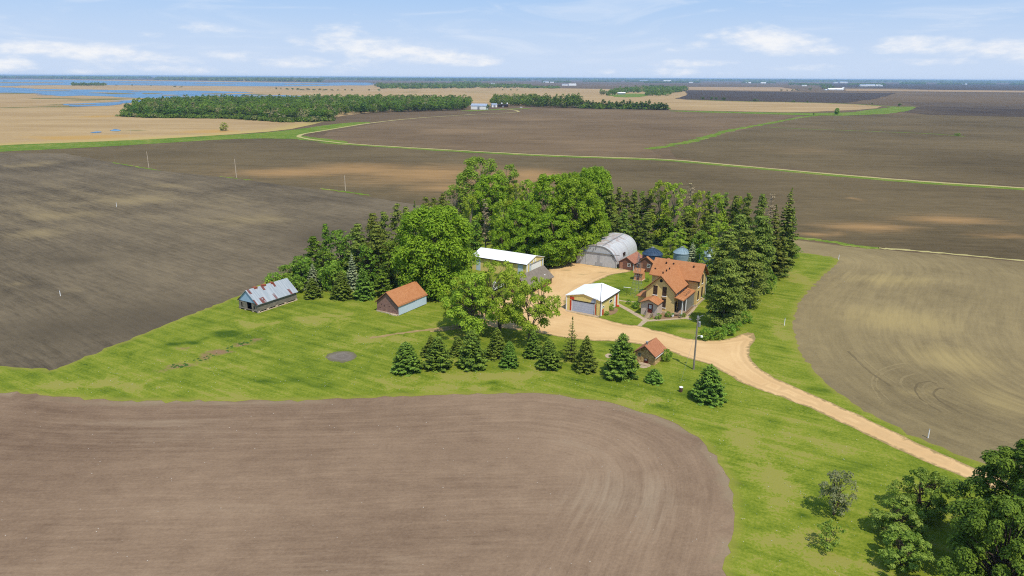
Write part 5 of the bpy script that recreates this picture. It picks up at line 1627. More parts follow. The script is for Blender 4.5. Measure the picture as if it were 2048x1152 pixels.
# west end of the shelter belt
for x, yb, yt, wd_, k, v, nm, lab, cat in [
        (552, 572, 546, 50, 'shrub', 0, 'bush', 'low bush at the outer end of the shelter belt behind the weathered shed', 'bush'),
        (583, 566, 528, 56, 'shrub', 1, 'bush', 'tall green bush behind the roof of the weathered shed', 'bush'),
        (612, 562, 517, 56, 'shrub', 1, 'bush', 'green bush between the weathered shed and the pines', 'bush'),
        (590, 584, 552, 50, 'shrub', 0, 'bush', 'bush at the back corner of the weathered shed', 'bush'),
        (627, 595, 556, 40, 'spruce', 2, 'spruce_tree', 'small round spruce alone on the lawn beside the weathered shed', 'spruce'),
        (628, 579, 527, 44, 'silver', 0, 'spruce_tree', 'light barred spruce behind the small round lawn spruce', 'spruce'),
        (630, 548, 474, 50, 'pine', 1, 'pine_tree', 'leaning open pine at the outer edge of the shelter belt', 'pine'),
        (656, 543, 449, 32, 'pine', 1, 'pine_tree', 'thin topped pine behind the dense round pine', 'pine'),
        (684, 552, 460, 70, 'pine', 0, 'pine_tree', 'dense round topped green pine at the west end of the belt', 'pine'),
        (652, 570, 500, 60, 'pine', 0, 'pine_tree', 'low spreading pine under the dense round topped one', 'pine'),
        (684, 597, 540, 48, 'spruce', 0, 'spruce_tree', 'left one of the two spruces between the two gabled sheds', 'spruce'),
        (729, 597, 532, 50, 'spruce', 1, 'spruce_tree', 'right one of the two spruces between the two gabled sheds', 'spruce'),
        (707, 578, 505, 40, 'silver', 0, 'spruce_tree', 'thin faded spruce standing behind the pair of lawn spruces', 'spruce'),
        (749, 566, 428, 56, 'old', 2, 'conifer_tree', 'tall ragged conifer at the outer corner behind the brick shed', 'conifer'),
        (775, 560, 424, 46, 'old', 0, 'conifer_tree', 'ragged conifer left of the big round tree, behind the brick shed', 'conifer'),
        (766, 592, 546, 44, 'pine', 1, 'pine_tree', 'olive scrubby pine beside the gable of the brick shed', 'pine'),
        (795, 548, 408, 42, 'old', 1, 'conifer_tree', 'dark conifer showing over the left shoulder of the big round tree', 'conifer'),
        (815, 535, 414, 38, 'old', 0, 'conifer_tree', 'conifer behind the top left of the big round tree', 'conifer'),
        (834, 525, 401, 42, 'tall', 1, 'conifer_tree', 'dark pointed conifer above the crown of the big round tree', 'conifer'),
        (854, 515, 394, 38, 'old', 1, 'conifer_tree', 'conifer in line above the middle of the big round tree', 'conifer'),
        (871, 505, 396, 36, 'old', 0, 'conifer_tree', 'conifer in line above the right side of the big round tree', 'conifer'),
        (890, 495, 388, 38, 'old', 2, 'conifer_tree', 'conifer at the left foot of the tall cottonwood', 'conifer'),
        (872, 584, 420, 188, 'round', 0, 'maple_tree', 'big round bright green tree between the brick shed and the white roofed barn', 'tree'),
        (604, 575, 512, 56, 'pine', 0, 'pine_tree', 'squat green pine between the weathered shed bushes and the round topped pine', 'pine'),
        (668, 580, 522, 62, 'shrub', 1, 'bush', 'broad bush in the shade under the round topped pine', 'bush'),
        (703, 562, 470, 60, 'pine', 0, 'pine_tree', 'green pine filling the gap right of the round topped pine', 'pine'),
        (724, 570, 448, 60, 'old', 2, 'conifer_tree', 'tall dark conifer behind the two spruces between the sheds', 'conifer'),
        (738, 580, 490, 56, 'pine', 0, 'pine_tree', 'broad low pine behind the right one of the two lawn spruces', 'pine'),
        (762, 574, 450, 62, 'old', 2, 'conifer_tree', 'broad ragged conifer left of the big round tree', 'conifer'),
        (784, 580, 480, 60, 'pine', 0, 'pine_tree', 'dense pine at the left foot of the big round tree', 'pine'),
        (1424, 556, 474, 54, 'fresh', 1, 'leafy_tree', 'leafy tree in front of the shaded grain bin', 'tree'),
        (1404, 540, 488, 34, 'shrub', 1, 'bush', 'bright bush between the silver spruce and the shaded bin', 'bush'),
        (1338, 520, 476, 36, 'fresh', 0, 'leafy_tree', 'slim bright tree at the left edge of the first pale bin', 'tree'),
        (1275, 492, 438, 46, 'pine', 0, 'pine_tree', 'dark undergrowth pine behind the end of the arched barn', 'pine'),
        (1330, 490, 430, 54, 'pine', 0, 'pine_tree', 'dark pine below the leafy pair in the back row', 'pine'),
        (1372, 494, 426, 54, 'old', 2, 'conifer_tree', 'dark conifer below the half bare tree in the back row', 'conifer'),
        (1418, 500, 430, 50, 'old', 2, 'conifer_tree', 'conifer below the pale leafy tree in the back row', 'conifer'),
        (1226, 492, 430, 46, 'old', 2, 'conifer_tree', 'conifer just right of the rounded light green tree', 'conifer'),
        # the middle of the belt
        (962, 462, 319, 128, 'cotton', 0, 'cottonwood_tree', 'tallest airy cottonwood rising above the far side of the belt', 'cottonwood'),
        (912, 470, 372, 60, 'cotton', 1, 'cottonwood_tree', 'lower cottonwood shoulder left of the tallest one', 'cottonwood'),
        (1012, 462, 330, 56, 'cotton', 1, 'cottonwood_tree', 'slender cottonwood on the right flank of the tallest one', 'cottonwood'),
        (942, 510, 390, 46, 'fresh', 0, 'leafy_tree', 'fresh green slim tree below the tall cottonwood', 'tree'),
        (985, 478, 350, 90, 'maple', 1, 'maple_tree', 'dense green tree in front of the right half of the cottonwood', 'maple'),
        (1030, 480, 368, 60, 'fresh', 1, 'leafy_tree', 'yellow green tree in the dip between cottonwood and big maples', 'tree'),
        (1055, 470, 361, 50, 'fresh', 0, 'leafy_tree', 'light green tree just left of the big maples at the skyline of the belt', 'tree'),
        (972, 508, 398, 34, 'dead', 0, 'dead_conifer', 'grey dying conifer standing among the green trees above the barn roof', 'dead tree'),
        (1006, 515, 400, 60, 'fresh', 1, 'leafy_tree', 'green tree right of the grey dying conifer', 'tree'),
        (1003, 522, 440, 50, 'maple', 0, 'maple_tree', 'leafy tree directly above the left half of the white barn roof', 'maple'),
        (950, 520, 440, 44, 'pine', 1, 'pine_tree', 'dark olive conifer between the round tree and the white barn roof', 'pine'),
        (1040, 522, 402, 70, 'maple', 1, 'maple_tree', 'leafy tree above the middle of the white barn roof', 'maple'),
        (1100, 508, 350, 100, 'maple', 1, 'maple_tree', 'dark pointed maple at the top left of the big maple group', 'maple'),
        (1150, 518, 358, 130, 'maple', 0, 'maple_tree', 'largest dark green maple beside the gravel yard', 'maple'),
        (1105, 530, 430, 110, 'maple', 0, 'maple_tree', 'low spreading front maple shading the gravel by the barn', 'maple'),
        (1062, 520, 412, 60, 'maple', 1, 'maple_tree', 'maple at the left front of the big maple group', 'maple'),
        (1186, 480, 340, 100, 'round', 0, 'maple_tree', 'tall rounded light green tree at the right of the big maple group', 'tree'),
        (1140, 470, 350, 80, 'round', 0, 'maple_tree', 'rounded light green tree at the back of the big maple group', 'tree'),
        (1188, 508, 400, 60, 'maple', 1, 'maple_tree', 'maple on the right edge of the big group above the arched barn', 'maple'),
        # spruce belt behind the arched barn
        (1218, 488, 378, 40, 'old', 1, 'conifer_tree', 'first old conifer of the back row, touching the light green tree', 'conifer'),
        (1237, 483, 375, 34, 'old', 0, 'conifer_tree', 'second old conifer of the back row, above the arched barn roof', 'conifer'),
        (1252, 480, 384, 32, 'old', 1, 'conifer_tree', 'third old conifer of the back row, above the arched barn roof', 'conifer'),
        (1267, 480, 380, 34, 'old', 2, 'conifer_tree', 'fourth old conifer of the back row, at the end of the arched barn', 'conifer'),
        (1282, 480, 383, 32, 'old', 0, 'conifer_tree', 'fifth old conifer of the back row, above the dark blue bin', 'conifer'),
        (1296, 481, 378, 34, 'old', 1, 'conifer_tree', 'sixth old conifer of the back row, left of the leafy pair', 'conifer'),
        (1244, 500, 418, 36, 'old', 2, 'conifer_tree', 'lower conifer in front of the back row beside the arched barn', 'conifer'),
        (1290, 500, 425, 38, 'old', 2, 'conifer_tree', 'lower conifer in front of the back row behind the dark blue bin', 'conifer'),
        (1316, 488, 362, 50, 'fresh', 0, 'leafy_tree', 'thin leafed tree above the dark blue bin', 'tree'),
        (1346, 488, 366, 66, 'fresh', 1, 'leafy_tree', 'broad fresh green tree above the first pale bin', 'tree'),
        (1374, 484, 366, 44, 'dead', 0, 'bare_tree', 'twiggy half bare tree in the back row above the pale bins', 'tree'),
        (1390, 490, 382, 54, 'fresh', 1, 'leafy_tree', 'fresh green tree above the silver spruce', 'tree'),
        (1411, 486, 383, 30, 'old', 0, 'conifer_tree', 'narrow conifer in the back row right of the fresh green tree', 'conifer'),
        (1429, 490, 388, 46, 'fresh', 0, 'leafy_tree', 'pale leafy tree in the back row above the shaded bin', 'tree'),
        (1443, 488, 386, 30, 'old', 1, 'conifer_tree', 'thin topped conifer in the back row beside the pale leafy tree', 'conifer'),
        (1461, 492, 392, 38, 'old', 2, 'conifer_tree', 'ragged conifer behind the big spruces, left of the lime tree', 'conifer'),
        (1476, 495, 394, 44, 'fresh', 1, 'leafy_tree', 'lime green tree among the conifers of the right corner', 'tree'),
        (1490, 500, 387, 34, 'old', 0, 'conifer_tree', 'spindly conifer right of the lime green tree', 'conifer'),
        (1511, 510, 389, 42, 'old', 2, 'conifer_tree', 'ragged conifer in the middle of the right corner skyline', 'conifer'),
        (1532, 520, 388, 40, 'dead', 0, 'bare_tree', 'thin leafed greyish tree next to the tallest spruce', 'tree'),
        (1349, 512, 458, 50, 'fresh', 1, 'leafy_tree', 'small bright green tree right behind the first pale bin', 'tree'),
        (1400, 506, 462, 44, 'shrub', 1, 'bush', 'bright bush tree behind the silver spruce', 'bush'),
        (1438, 520, 445, 56, 'fresh', 0, 'leafy_tree', 'bright green tree beside the shaded bin', 'tree'),
        (1383, 536, 484, 44, 'silver', 0, 'spruce_tree', 'silvery grey spruce just behind the house roof', 'spruce'),
        (1312, 486, 440, 30, 'pine', 1, 'pine_tree', 'dark shaded conifer behind the dark blue bin lid', 'pine'),
        # dark spruces right of the house
        (1446, 652, 520, 92, 'bigold', 0, 'conifer_tree', 'wide drooping spruce nearest the drive, right of the house', 'conifer'),
        (1482, 612, 462, 96, 'bigold', 1, 'conifer_tree', 'broad dark spruce behind the grey pole', 'conifer'),
        (1508, 586, 432, 82, 'bigold', 0, 'conifer_tree', 'broad dark spruce in the middle of the east belt', 'conifer'),
        (1440, 588, 470, 76, 'bigold', 1, 'conifer_tree', 'dark spruce close to the house gable', 'conifer'),
        (1470, 560, 430, 70, 'old', 2, 'conifer_tree', 'ragged spruce behind the broad dark ones', 'conifer'),
        (1541, 560, 410, 66, 'tall', 1, 'conifer_tree', 'dark tall spruce left of the tallest one', 'conifer'),
        (1559, 550, 376, 62, 'tall', 0, 'conifer_tree', 'tallest pointed dark spruce at the east corner of the farm', 'conifer'),
        (1574, 520, 414, 40, 'tall', 1, 'conifer_tree', 'spruce on the outer side of the tallest one', 'conifer'),
        (1556, 552, 490, 50, 'bigold', 1, 'conifer_tree', 'low skirted spruce at the foot of the tallest one', 'conifer'),
        (1529, 585, 540, 46, 'shrub', 0, 'bush', 'dark bush under the east spruces beside the lawn', 'bush'),
        (1586, 515, 492, 34, 'shrub', 1, 'bush', 'green bush at the outer foot of the east spruces', 'bush'),
        (1412, 679, 656, 34, 'shrub', 0, 'flowering_bush', 'pale flowering bush nearest the utility pole beside the drive', 'bush'),
        (1434, 677, 655, 36, 'shrub', 1, 'flowering_bush', 'middle one of the bushes lining the drive', 'bush'),
        (1456, 669, 648, 36, 'shrub', 0, 'flowering_bush', 'bush lining the drive closest to the big spruce', 'bush'),
        (1471, 660, 641, 28, 'shrub', 1, 'flowering_bush', 'last bush of the drive hedge toward the grass strip', 'bush'),
        (1491, 645, 622, 32, 'shrub', 0, 'bush', 'loose yellowish bush beside the meter pedestal', 'bush'),
        (1222, 620, 608, 18, 'shrub', 0, 'bush', 'clipped green shrub in the bed along the garage wall', 'shrub'),
        (1213, 630, 623, 12, 'shrub', 1, 'bush', 'low shrub at the garage corner', 'shrub'),
        (1316, 638, 627, 16, 'shrub', 0, 'bush', 'low green shrub right of the front steps', 'shrub'),
        (1336, 634, 623, 14, 'shrub', 1, 'bush', 'shrub under the corner of the house front', 'shrub'),
        (1367, 633, 626, 10, 'shrub', 0, 'bush', 'small shrub beside the porch post', 'shrub'),
        (1272, 616, 604, 20, 'shrub', 1, 'bush', 'shrub on the lawn left of the mauve entry', 'shrub'),
        (1257, 608, 599, 13, 'shrub', 0, 'bush', 'small leafy plant by the thin walkway', 'shrub'),
        (1294, 563, 556, 12, 'shrub', 0, 'bush', 'small shrub beside the tiny brick outbuilding', 'shrub'),
        # bottom right corner
        (1668, 1030, 942, 72, 'grey', 0, 'orchard_tree', 'grey green small tree leftmost in the foreground group', 'tree'),
        (1654, 1099, 1046, 54, 'sapling', 0, 'orchard_tree', 'tiny sparse sapling alone on the grass', 'tree'),
        (1842, 1032, 946, 108, 'apple', 1, 'orchard_tree', 'broad orchard tree at the back of the foreground group', 'tree'),
        (1796, 1074, 1008, 112, 'apple', 0, 'orchard_tree', 'spreading orchard tree in the middle of the foreground group', 'tree'),
        (1803, 1132, 1067, 100, 'apple', 0, 'orchard_tree', 'round orchard tree frontmost in the foreground group', 'tree'),
        (2040, 1165, 902, 290, 'bigpine', 0, 'pine_tree', 'big dark pine filling the corner beside the road', 'pine'),
        (2085, 1080, 905, 170, 'bigpine', 0, 'pine_tree', 'pine at the far side of the corner, close to the road', 'tree'),
        (1972, 1300, 1008, 230, 'bigpine', 0, 'pine_tree', 'lower pine cut by the bottom edge of the view', 'pine'),
        (448, 262, 245, 20, 'fresh', 1, 'marsh_bush', 'lone bushy tree standing in the tan reed marsh', 'tree'),
        (1673, 229, 216, 11, 'maple', 0, 'lone_tree', 'lone dark round tree in the far fields right of the diagonal grass strip', 'tree'),
        (1915, 271, 266, 14, 'shrub', 0, 'bush', 'small bush alone in the far right field', 'bush')]:
    plant(k, nm, x, yb, yt, wd_, lab, cat, None, v)

# ------------------------------------------------------------------ far woods


def sample_in(poly, n, rng):
    P = np.array(poly); lo, hi = P.min(0), P.max(0)
    out = np.zeros((0, 2))
    while len(out) < n:
        q = rng.uniform(lo, hi, (n * 2, 2))
        out = np.vstack([out, q[inside(q, poly)]])
    return out[:n]


def woods(name, L, n, h0, h1, R, per, leaf, label, seed, pal=.12, edge=None):
    """a wood that reads as one mass: leaf tufts on many crowns, in one object"""
    rng = np.random.default_rng(seed)
    T = sample_in(pxl(L) if not callable(L) else L(), n, rng)
    h = rng.uniform(h0, h1, n) * rng.uniform(.7, 1.15, n)
    tone = np.where(rng.uniform(size=n) < pal, rng.uniform(.6, 1.0, n), rng.uniform(0, .3, n))
    u = unit(n * per, rng).reshape(n, per, 3)
    u[:, :, 2] = np.where(u[:, :, 2] < -.75, -u[:, :, 2], u[:, :, 2])
    rr = R * rng.uniform(.5, 1.6, (n, 1, 1)) * rng.uniform(.75, 1.1, (n, per, 1))
    low = rng.uniform(.02, .1, n)
    C = np.zeros((n, per, 3))
    C[:, :, :2] = T[:, None, :] + (u * rr)[:, :, :2]
    mid = (h * (1 + low) / 2)[:, None]; half = (h * (1 - low) / 2)[:, None]
    C[:, :, 2] = np.maximum(mid + u[:, :, 2] * half * rng.uniform(.85, 1.05, (n, per)), .3)
    N = u + np.array([0, 0, .45]) + rng.normal(size=u.shape) * .45
    me = quads(name, C.reshape(-1, 3), N.reshape(-1, 3), leaf, L_WOOD, rng, 1.3, np.repeat(tone, per))
    o = link(bpy.data.objects.new(name, me))
    return tag(o, label, 'woodland', None, 'stuff')


woods('woodland', [(246, 231), (292, 233.5), (352, 234.5), (464, 235.5), (501, 238), (571, 243), (614, 242), (664, 240.5), (668, 231), (700, 228), (765, 224.6), (837, 223), (930, 219.5), (940, 207), (760, 205), (560, 206), (400, 208), (300, 213)], 2600, 9, 17, 5.0, 90, 1.9, 'long green wood between the reed marsh and the ploughed fields', 51, .13)
woods('undergrowth', [(236, 233), (292, 236), (352, 236.6), (464, 237.8), (501, 240.6), (571, 245), (614, 244.4), (664, 242.4), (664, 240), (614, 241), (571, 242), (501, 237.6), (464, 235), (352, 234), (292, 233), (250, 231)], 500, 2, 6, 4, 40, 1.7, 'low green scrub along the near foot of the long wood', 50, .12)
woods('woodland', [(985, 211), (1060, 212), (1095, 212), (1095, 202), (985, 202)], 240, 9, 16, 5.0, 90, 1.9, 'trees behind the distant white farm', 52, .1)
woods('woodland', [(1056, 213.5), (1100, 215.6), (1165, 216.6), (1165, 213.6), (1056, 210.5)], 110, 12, 24, 4.2, 90, 1.8, 'tall trees between the far farm and the straight far row', 49, .1)
woods('undergrowth', [(1160, 217), (1335, 220), (1336, 218.6), (1250, 216.5), (1160, 215)], 420, 3, 9, 4.0, 50, 1.9, 'low scrub under the far poplar row', 53, .1)
woods('woodland', [(748, 172), (765, 178), (850, 178), (1000, 176.5), (1060, 176.5), (1062, 173), (950, 170), (760, 170)], 900, 8, 18, 8, 50, 4.0, 'distant wood beyond the reed marsh', 54, .05)
woods('woodland', [(1060, 177), (1120, 177.3), (1120, 175), (1060, 175)], 90, 6, 12, 8, 40, 4, 'low distant trees beside the far wood', 55, .1)
woods('woodland', [(1197, 190), (1215, 192.5), (1260, 186), (1300, 187), (1290, 192), (1334, 194.6), (1340, 188), (1372, 184), (1374, 177), (1300, 176), (1240, 181)], 520, 9, 17, 7, 70, 3.0, 'dark rounded wood standing in the far tan field', 56, .05)
woods('woodland', [(1575, 170), (1645, 172), (1640, 180), (1600, 181), (1650, 181), (1668, 176), (1660, 169), (1580, 167)], 200, 8, 16, 8, 50, 3.6, 'distant grove beside the long white barn', 57, .04)
woods('woodland', [(1695, 171), (1770, 171.5), (1770, 168), (1695, 168)], 200, 8, 16, 9, 40, 5, 'distant grove of a farm right of the long white barn', 58, .04)
for i, (a, b, c, d) in enumerate([(1800, 1850, 168.8, 167), (1875, 1990, 169.4, 167.6), (2020, 2080, 169.8, 168), (1165, 1240, 164, 162.6), (1252, 1300, 164.3, 162.8), (1485, 1550, 166.6, 165), (1345, 1400, 165.6, 164), (1085, 1140, 165.4, 163.8), (1290, 1345, 166, 164.8), (905, 960, 168.6, 167)]):
    woods('woodland', [(a, c), (b, c), (b, d), (a, d)], 160, 8, 18, 12, 30, 8, 'far grove on the plain, number %d from a row of groves near the skyline' % i if False else ['far grove right of the long white barn', 'wide far grove near the right edge of the plain', 'far grove at the right edge of the skyline', 'far grove over the dark rounded wood', 'small far grove right of centre', 'far grove left of the long white barn', 'far grove behind the dark rounded wood', 'far grove with white sheds above the reed field', 'far low grove by the distant farm yards', 'far grove behind the distant wood'][i], 60 + i, .02)


def band(L, n, h0, h1, R, label, seed):
    woods('forest', L, n, h0, h1, R, 14, R * 1.1, label, seed, .03)


band([(-200, 155.3), (0, 156.6), (130, 157.6), (185, 158.6), (260, 158), (300, 157.6), (300, 153.6), (0, 152.2), (-200, 151.3)], 3000, 14, 26, 28, 'dark forest along the far lake shore at the left skyline', 81)
band([(312, 159.6), (420, 161), (560, 163), (640, 163.6), (645, 160), (560, 157), (312, 155.2)], 2400, 12, 24, 24, 'dark forest behind the far lake in the middle of the skyline', 82)
band([(640, 159.8), (760, 161), (900, 162), (1060, 162), (1060, 158.4), (640, 156.4)], 2200, 12, 24, 30, 'dark forest band on the skyline past the end of the lake', 83)
band([(1060, 160.4), (1400, 162), (1400, 159.4), (1060, 158)], 1200, 10, 24, 40, 'thin blue tree line on the central skyline', 84)
band([(1400, 162.6), (2200, 167), (2200, 164), (1400, 160.2)], 2200, 10, 24, 40, 'thin blue tree line on the right skyline', 85)
woods('woodland', [(146, 171.6), (210, 171.4), (210, 170.2), (146, 170.4)], 90, 8, 15, 8, 50, 4, 'tree covered island in the lake', 86, .03)

# individual far trees
def lowtree(name, seed, H, R, n, leaf, mat, airy=False):
    rng = np.random.default_rng(seed)
    cl = unit(14 if not airy else 9, rng); cl[:, 2] = np.abs(cl[:, 2])
    cen = cl * np.array([R * .6, R * .6, H * .34]) + np.array([0, 0, H * .42])
    cen[:, 2] = np.clip(cen[:, 2] + rng.uniform(-.36, .15, len(cen)) * H, H * .12, H * .86)
    C, N = clump_leaves(cen, np.full(len(cen), R * (.5 if not airy else .42)), n / (len(cen) * (R * .5) ** 2), rng, H / R * .42)
    m = MB().tube([(0, 0, -.3), (0, 0, H * .75)], [H * .02, H * .006], 5)
    for c in cen[:6]:
        m.tube([(0, 0, H * .25), tuple(c)], [H * .009, H * .003], 3, False)
    return m.mesh(name + '_trunk', BARKG), quads(name + '_crown', C, N, leaf, mat, rng, 1.3), H, R


L_FAR2 = m_leaf('leaf_far_tree', S(44, 74, 18, 1), S(102, 128, 40, 1), S(114, 136, 48, 1), objvar=.2)
KIND['far'] = [lowtree('far_tree', 91, 14, 5.5, 340, 1.1, L_FAR2), lowtree('far_tree', 92, 14, 5.0, 300, 1.1, L_FAR2), lowtree('far_tree', 93, 13, 6.0, 360, 1.1, L_FAR2)]
KIND['poplar'] = [lowtree('poplar', 94, 20, 3.4, 330, 1.2, L_FAR2), lowtree('poplar', 95, 20, 3.0, 260, 1.2, L_FAR2, True)]
KIND['fartwig'] = [lowtree('far_bare_tree', 96, 14, 5, 240, .8, L_TWIG, True)]
rr = random.Random(5)
front = [(244, 232.6), (292, 234.4), (352, 235.4), (464, 236.6), (501, 239), (571, 244), (614, 243), (664, 241.5), (669, 231.6), (700, 228.6), (765, 225.2), (837, 223.6), (931, 220.2)]
cnt = 0
for i in range(len(front) - 1):
    (x0, y0), (x1, y1) = front[i], front[i + 1]
    k = max(1, int((x1 - x0) / 8.5))
    for j in range(k):
        f = (j + rr.uniform(.1, .9)) / k
        x, y = x0 + (x1 - x0) * f, y0 + (y1 - y0) * f
        hh = rr.uniform(7, 15.5) * (.45 if x < 268 else 1)
        twig = (490 < x < 620 and rr.random() < .35)
        nm, kd = ('bare_tree', 'fartwig') if twig else ('woodland_tree', 'far')
        plant(kd, nm, x, y - rr.uniform(0, .95), 0, (9 if x < 268 else rr.uniform(12, 26)) * (1 if x < 660 else .82), 'grey twiggy tree on the near edge of the long wood' if twig else 'green tree on the near edge of the long wood by the marsh', 'tree', 'grey trees along the edge of the long wood' if twig else 'trees along the edge of the long wood', rr.randrange(3), h=hh)
for i in range(26):
    x = 1166 + i * 6.6 + rr.uniform(-1.5, 1.5)
    plant('poplar', 'poplar_tree', x, 216.2 + (x - 1160) * .022, 0, rr.uniform(8, 12), 'slim tree in the long straight far row left of the tan field', 'tree', 'slim trees of the far row', i % 2, h=rr.uniform(11, 17))
for x, y, h_, wd_, lab in ((1070, 213, 17, 20, 'tall green tree at the left end of the far poplars'), (1082, 214, 18, 18, 'second tall tree of the far poplars, dense and dark'), (1092, 214.5, 15, 16, 'third dense tree of the far poplars'), (1108, 214.5, 18, 14, 'open poplar left of the gap of sky coloured field'), (1121, 214.5, 19, 14, 'thin tall poplar in the far group'), (1134, 215, 22, 15, 'high poplar just left of the tallest far pair'), (1146, 215.5, 24, 17, 'tallest of all the far poplars'), (1156, 215.5, 21, 14, 'poplar at the right end of the tall far group')):
    plant('poplar' if wd_ < 16 else 'far', 'poplar_tree', x, y, 0, wd_, lab, 'tree', None, int(x) % 2, h=h_)
plant('far', 'farm_tree', 977, 219.5, 0, 11, 'round tree at the end of the distant white barn', 'tree', h=8)
for x, y, wd_ in [(8, 162.6, 4), (13, 162.7, 3), (350, 174.6, 6), (362, 175, 8), (552, 179.3, 6), (562, 179.4, 3), (233, 171.6, 4), (264, 171.8, 4), (302, 172.4, 4), (575, 180, 8), (585, 180.2, 7), (597, 180.4, 10), (605, 180.6, 12), (616, 180.7, 10), (628, 180.8, 9), (640, 180.9, 8), (650, 181, 12), (664, 181.2, 9), (676, 181.4, 6), (690, 181.6, 5), (704, 181.8, 5), (738, 181.5, 6), (758, 182, 7), (1005, 181, 4), (1022, 181.2, 4), (1034, 181.4, 4)]:
    plant('far', 'marsh_tree', x, y, 0, wd_, 'small dark tree dotted along the far reed marsh', 'tree', 'small trees dotted in the far marsh', int(x) % 3, h=rr.uniform(5, 9))
for x, y, wd_, hh in [(1404, 199.5, 10, 7), (1423, 200, 8, 9), (1432, 200.4, 9, 8), (1447, 200.8, 13, 8), (1511, 203, 13, 7), (1586, 205, 9, 5), (1614, 206, 4, 5), (1744, 209, 4, 4), (1800, 213, 10, 6), (1627, 231, 4, 4)]:
    plant('far', 'field_tree', x, y, 0, wd_, 'pale green bushy tree along the far grassy field margin', 'tree', 'bushy trees on the far field margin', int(x) % 3, h=hh)
for x, y, wd_ in [(1563, 182, 7), (1574, 182, 4), (1585, 181.6, 6), (1594, 181.4, 10)]:
    plant('far', 'field_tree', x, y, 0, wd_, 'dark clipped tree left of the far grove and long white barn', 'tree', 'dark trees left of the far white barn', int(x) % 3, h=7)

# ------------------------------------------------------------------ far farm buildings


def farshed(x, y, wd_, ln, h, rz, wall, roof, label, name='farm_shed', cat='building', door=True):
    t = thing(name, G(x, y), rz, label, cat)
    gable_walls(-wd_ / 2, wd_ / 2, 0, ln, h, h + ln * .22, 0, 'x').build('wall', wall, t)
    gable_roof(-wd_ / 2, wd_ / 2, 0, ln, h, h + ln * .22, .25, .5, 'x').build('roof', roof, t)
    if door:
        bx('door', STEELGREY, t, -1.8, 1.8, -.08, -.01, 0, h * .75)
    return t


farshed(957, 219, 26, 13, 6.0, math.radians(-14), WHITE, BLUEROOF, 'white metal barn with grey roof at the distant farm in the wood', 'farm_barn', 'barn')
farshed(989, 214.6, 9, 8, 4.5, .2, WHITE, BLUEROOF, 'white farmhouse right of the distant white barn', 'farm_house', 'house')
farshed(1006, 214.6, 18, 8, 3.6, 0., DBROWN, BLACKTRIM, 'long dark shed right of the distant white farmhouse')
for x, lab in ((1003.5, 'white silo above the long dark distant shed'), (1014.5, 'white silo at the right end of the long dark distant shed')):
    t = thing('silo', G(x, 213.6), 0, lab, 'silo')
    MB().lathe([(1.3, 0), (1.3, 6)], 12).build('wall', WHITE, t)
    MB().lathe([(1.4, 6), (1.0, 6.8), (.1, 7.2)], 12).build('roof', WHITE, t)
car(G(1042, 215.6), .3, CARW, 'white van shaped vehicle at the end of the distant farm lane', 'vehicle')
farshed(1672, 180.2, 72, 18, 5, 0.02, WHITE, WMETAL, 'long white livestock barn on the far plain', 'farm_barn', 'barn')
farshed(1653, 180.6, 14, 10, 3, .7, WHITE, WMETAL, 'small white wing at the left end of the long white livestock barn')
farshed(1686.5, 178.6, 9, 9, 8, 0, WHITE, WMETAL, 'white block at the right end of the long livestock barn', 'farm_shed')
farshed(1243, 189, 24, 11, 4.5, -.1, STEELGREY, WMETAL, 'grey shed in front of the dark rounded far wood')
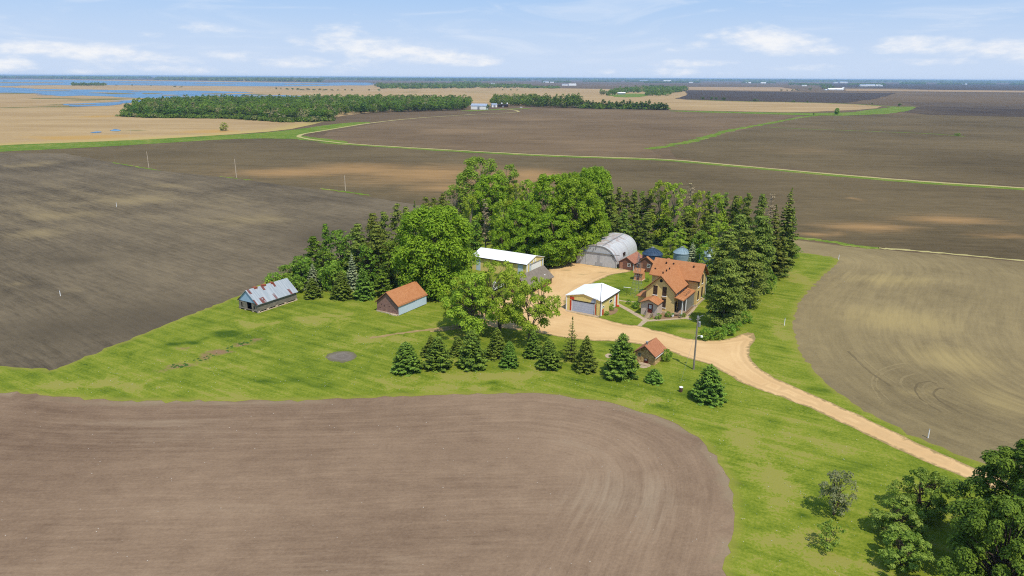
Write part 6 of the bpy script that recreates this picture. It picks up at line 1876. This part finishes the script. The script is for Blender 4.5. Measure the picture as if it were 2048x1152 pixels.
for x, y, w_, lab in [(1728, 172.6, 60, 'pale far shed left in the grove farm'), (1742, 172.4, 70, 'white far shed in the middle of the grove farm'), (1757, 172.4, 40, 'white far shed right of the grove farm'), (1762, 172.5, 30, 'small far shed at the grove farm edge'), (1606, 172.2, 16, 'tiny white silo building left of the far grove'), (1611, 172.3, 18, 'tiny white cone roofed far shed'), (1672, 166.2, 60, 'far white shed above the long livestock barn'), (1688, 166.2, 110, 'far row of white buildings on the skyline'),
                      (1092, 165.3, 60, 'far white farm shed above the reed field'), (1104, 165.6, 40, 'second far white shed above the reed field'), (1130, 171.2, 40, 'white far farmhouse below the centre skyline'), (1145, 171.4, 50, 'long white far shed below the centre skyline'), (1288, 163.6, 120, 'pale far works on the centre skyline'), (1335, 163.9, 110, 'cream far shed on the skyline over the rounded wood'), (1382, 165.8, 50, 'far white shed right of the rounded wood'), (1497, 166.6, 60, 'white far shed left in the long skyline gap'), (1527, 166.8, 60, 'far pale shed in the long skyline gap'), (1930, 169.2, 50, 'far grey sheds near the right edge'), (986, 168.6, 30, 'white speck house inside the far wood'), (1010, 170.4, 26, 'small pale house by the far wood')]:
    farshed(x, y, w_, w_ * .35, 6 + w_ * .05, .1, WHITE, WMETAL if int(x) % 2 else BLUEROOF, lab, 'far_shed', 'building', False)

# ------------------------------------------------------------------ small ground cover


def specks(name, n, poly, size, mat, z, seed, label, cat, tall=1.0):
    rng = np.random.default_rng(seed)
    T = sample_in(poly, n, rng)
    C = np.stack([T[:, 0], T[:, 1], np.full(n, z)], 1)
    d = np.array([[1, 0, 0], [-1, 0, 0], [0, 1, 0], [0, -1, 0], [0, 0, tall], [0, 0, -.3]])
    s = size * rng.uniform(.5, 1.4, n)
    V = (C[:, None, :] + d[None] * s[:, None, None]).reshape(-1, 3)
    f = np.array([[0, 2, 4], [2, 1, 4], [1, 3, 4], [3, 0, 4]])
    Fs = (f[None] + (np.arange(n) * 6)[:, None, None]).reshape(-1, 3)
    me = bpy.data.meshes.new(name)
    me.from_pydata(V.tolist(), [], Fs.tolist())
    me.materials.append(mat)
    o = link(bpy.data.objects.new(name, me))
    return tag(o, label, cat, None, 'stuff')


specks('field_stones', 160, pxl([(-100, 830), (1000, 800), (1400, 900), (1440, 1160), (-100, 1160)]), .07, m_plain('pale_stone', S(210, 196, 180), .1), .03, 71, 'pale pebbles scattered over the front ploughed field', 'stones')
specks('dandelion_heads', 900, pxl([(0, 790), (600, 640), (900, 700), (1500, 760), (1900, 960), (1900, 1160), (1460, 1160), (1400, 860), (1000, 780)]), .045, m_plain('seed_head', S(226, 226, 214), .1), .12, 72, 'white dandelion heads dotted through the lawn', 'flowers')

CLUMP = m_plain('clump_green', S(70, 104, 30), .25, 1)
specks('grass_clumps', 46, pxl([(335, 738), (345, 727), (400, 711), (450, 697), (500, 679), (512, 680), (460, 703), (410, 720), (360, 737)]), .30, CLUMP, .02, 75, 'dark green grass clumps along the worn bare strip in the left lawn', 'grass', .5)
SC.cycles.use_denoising = False
SC.cycles.max_bounces = 6
SC.cycles.diffuse_bounces = 3
SC.cycles.volume_bounces = 0
SC.cycles.transparent_max_bounces = 4
SC.cycles.sample_clamp_indirect = 4
SC.cycles.filter_width = 1.1
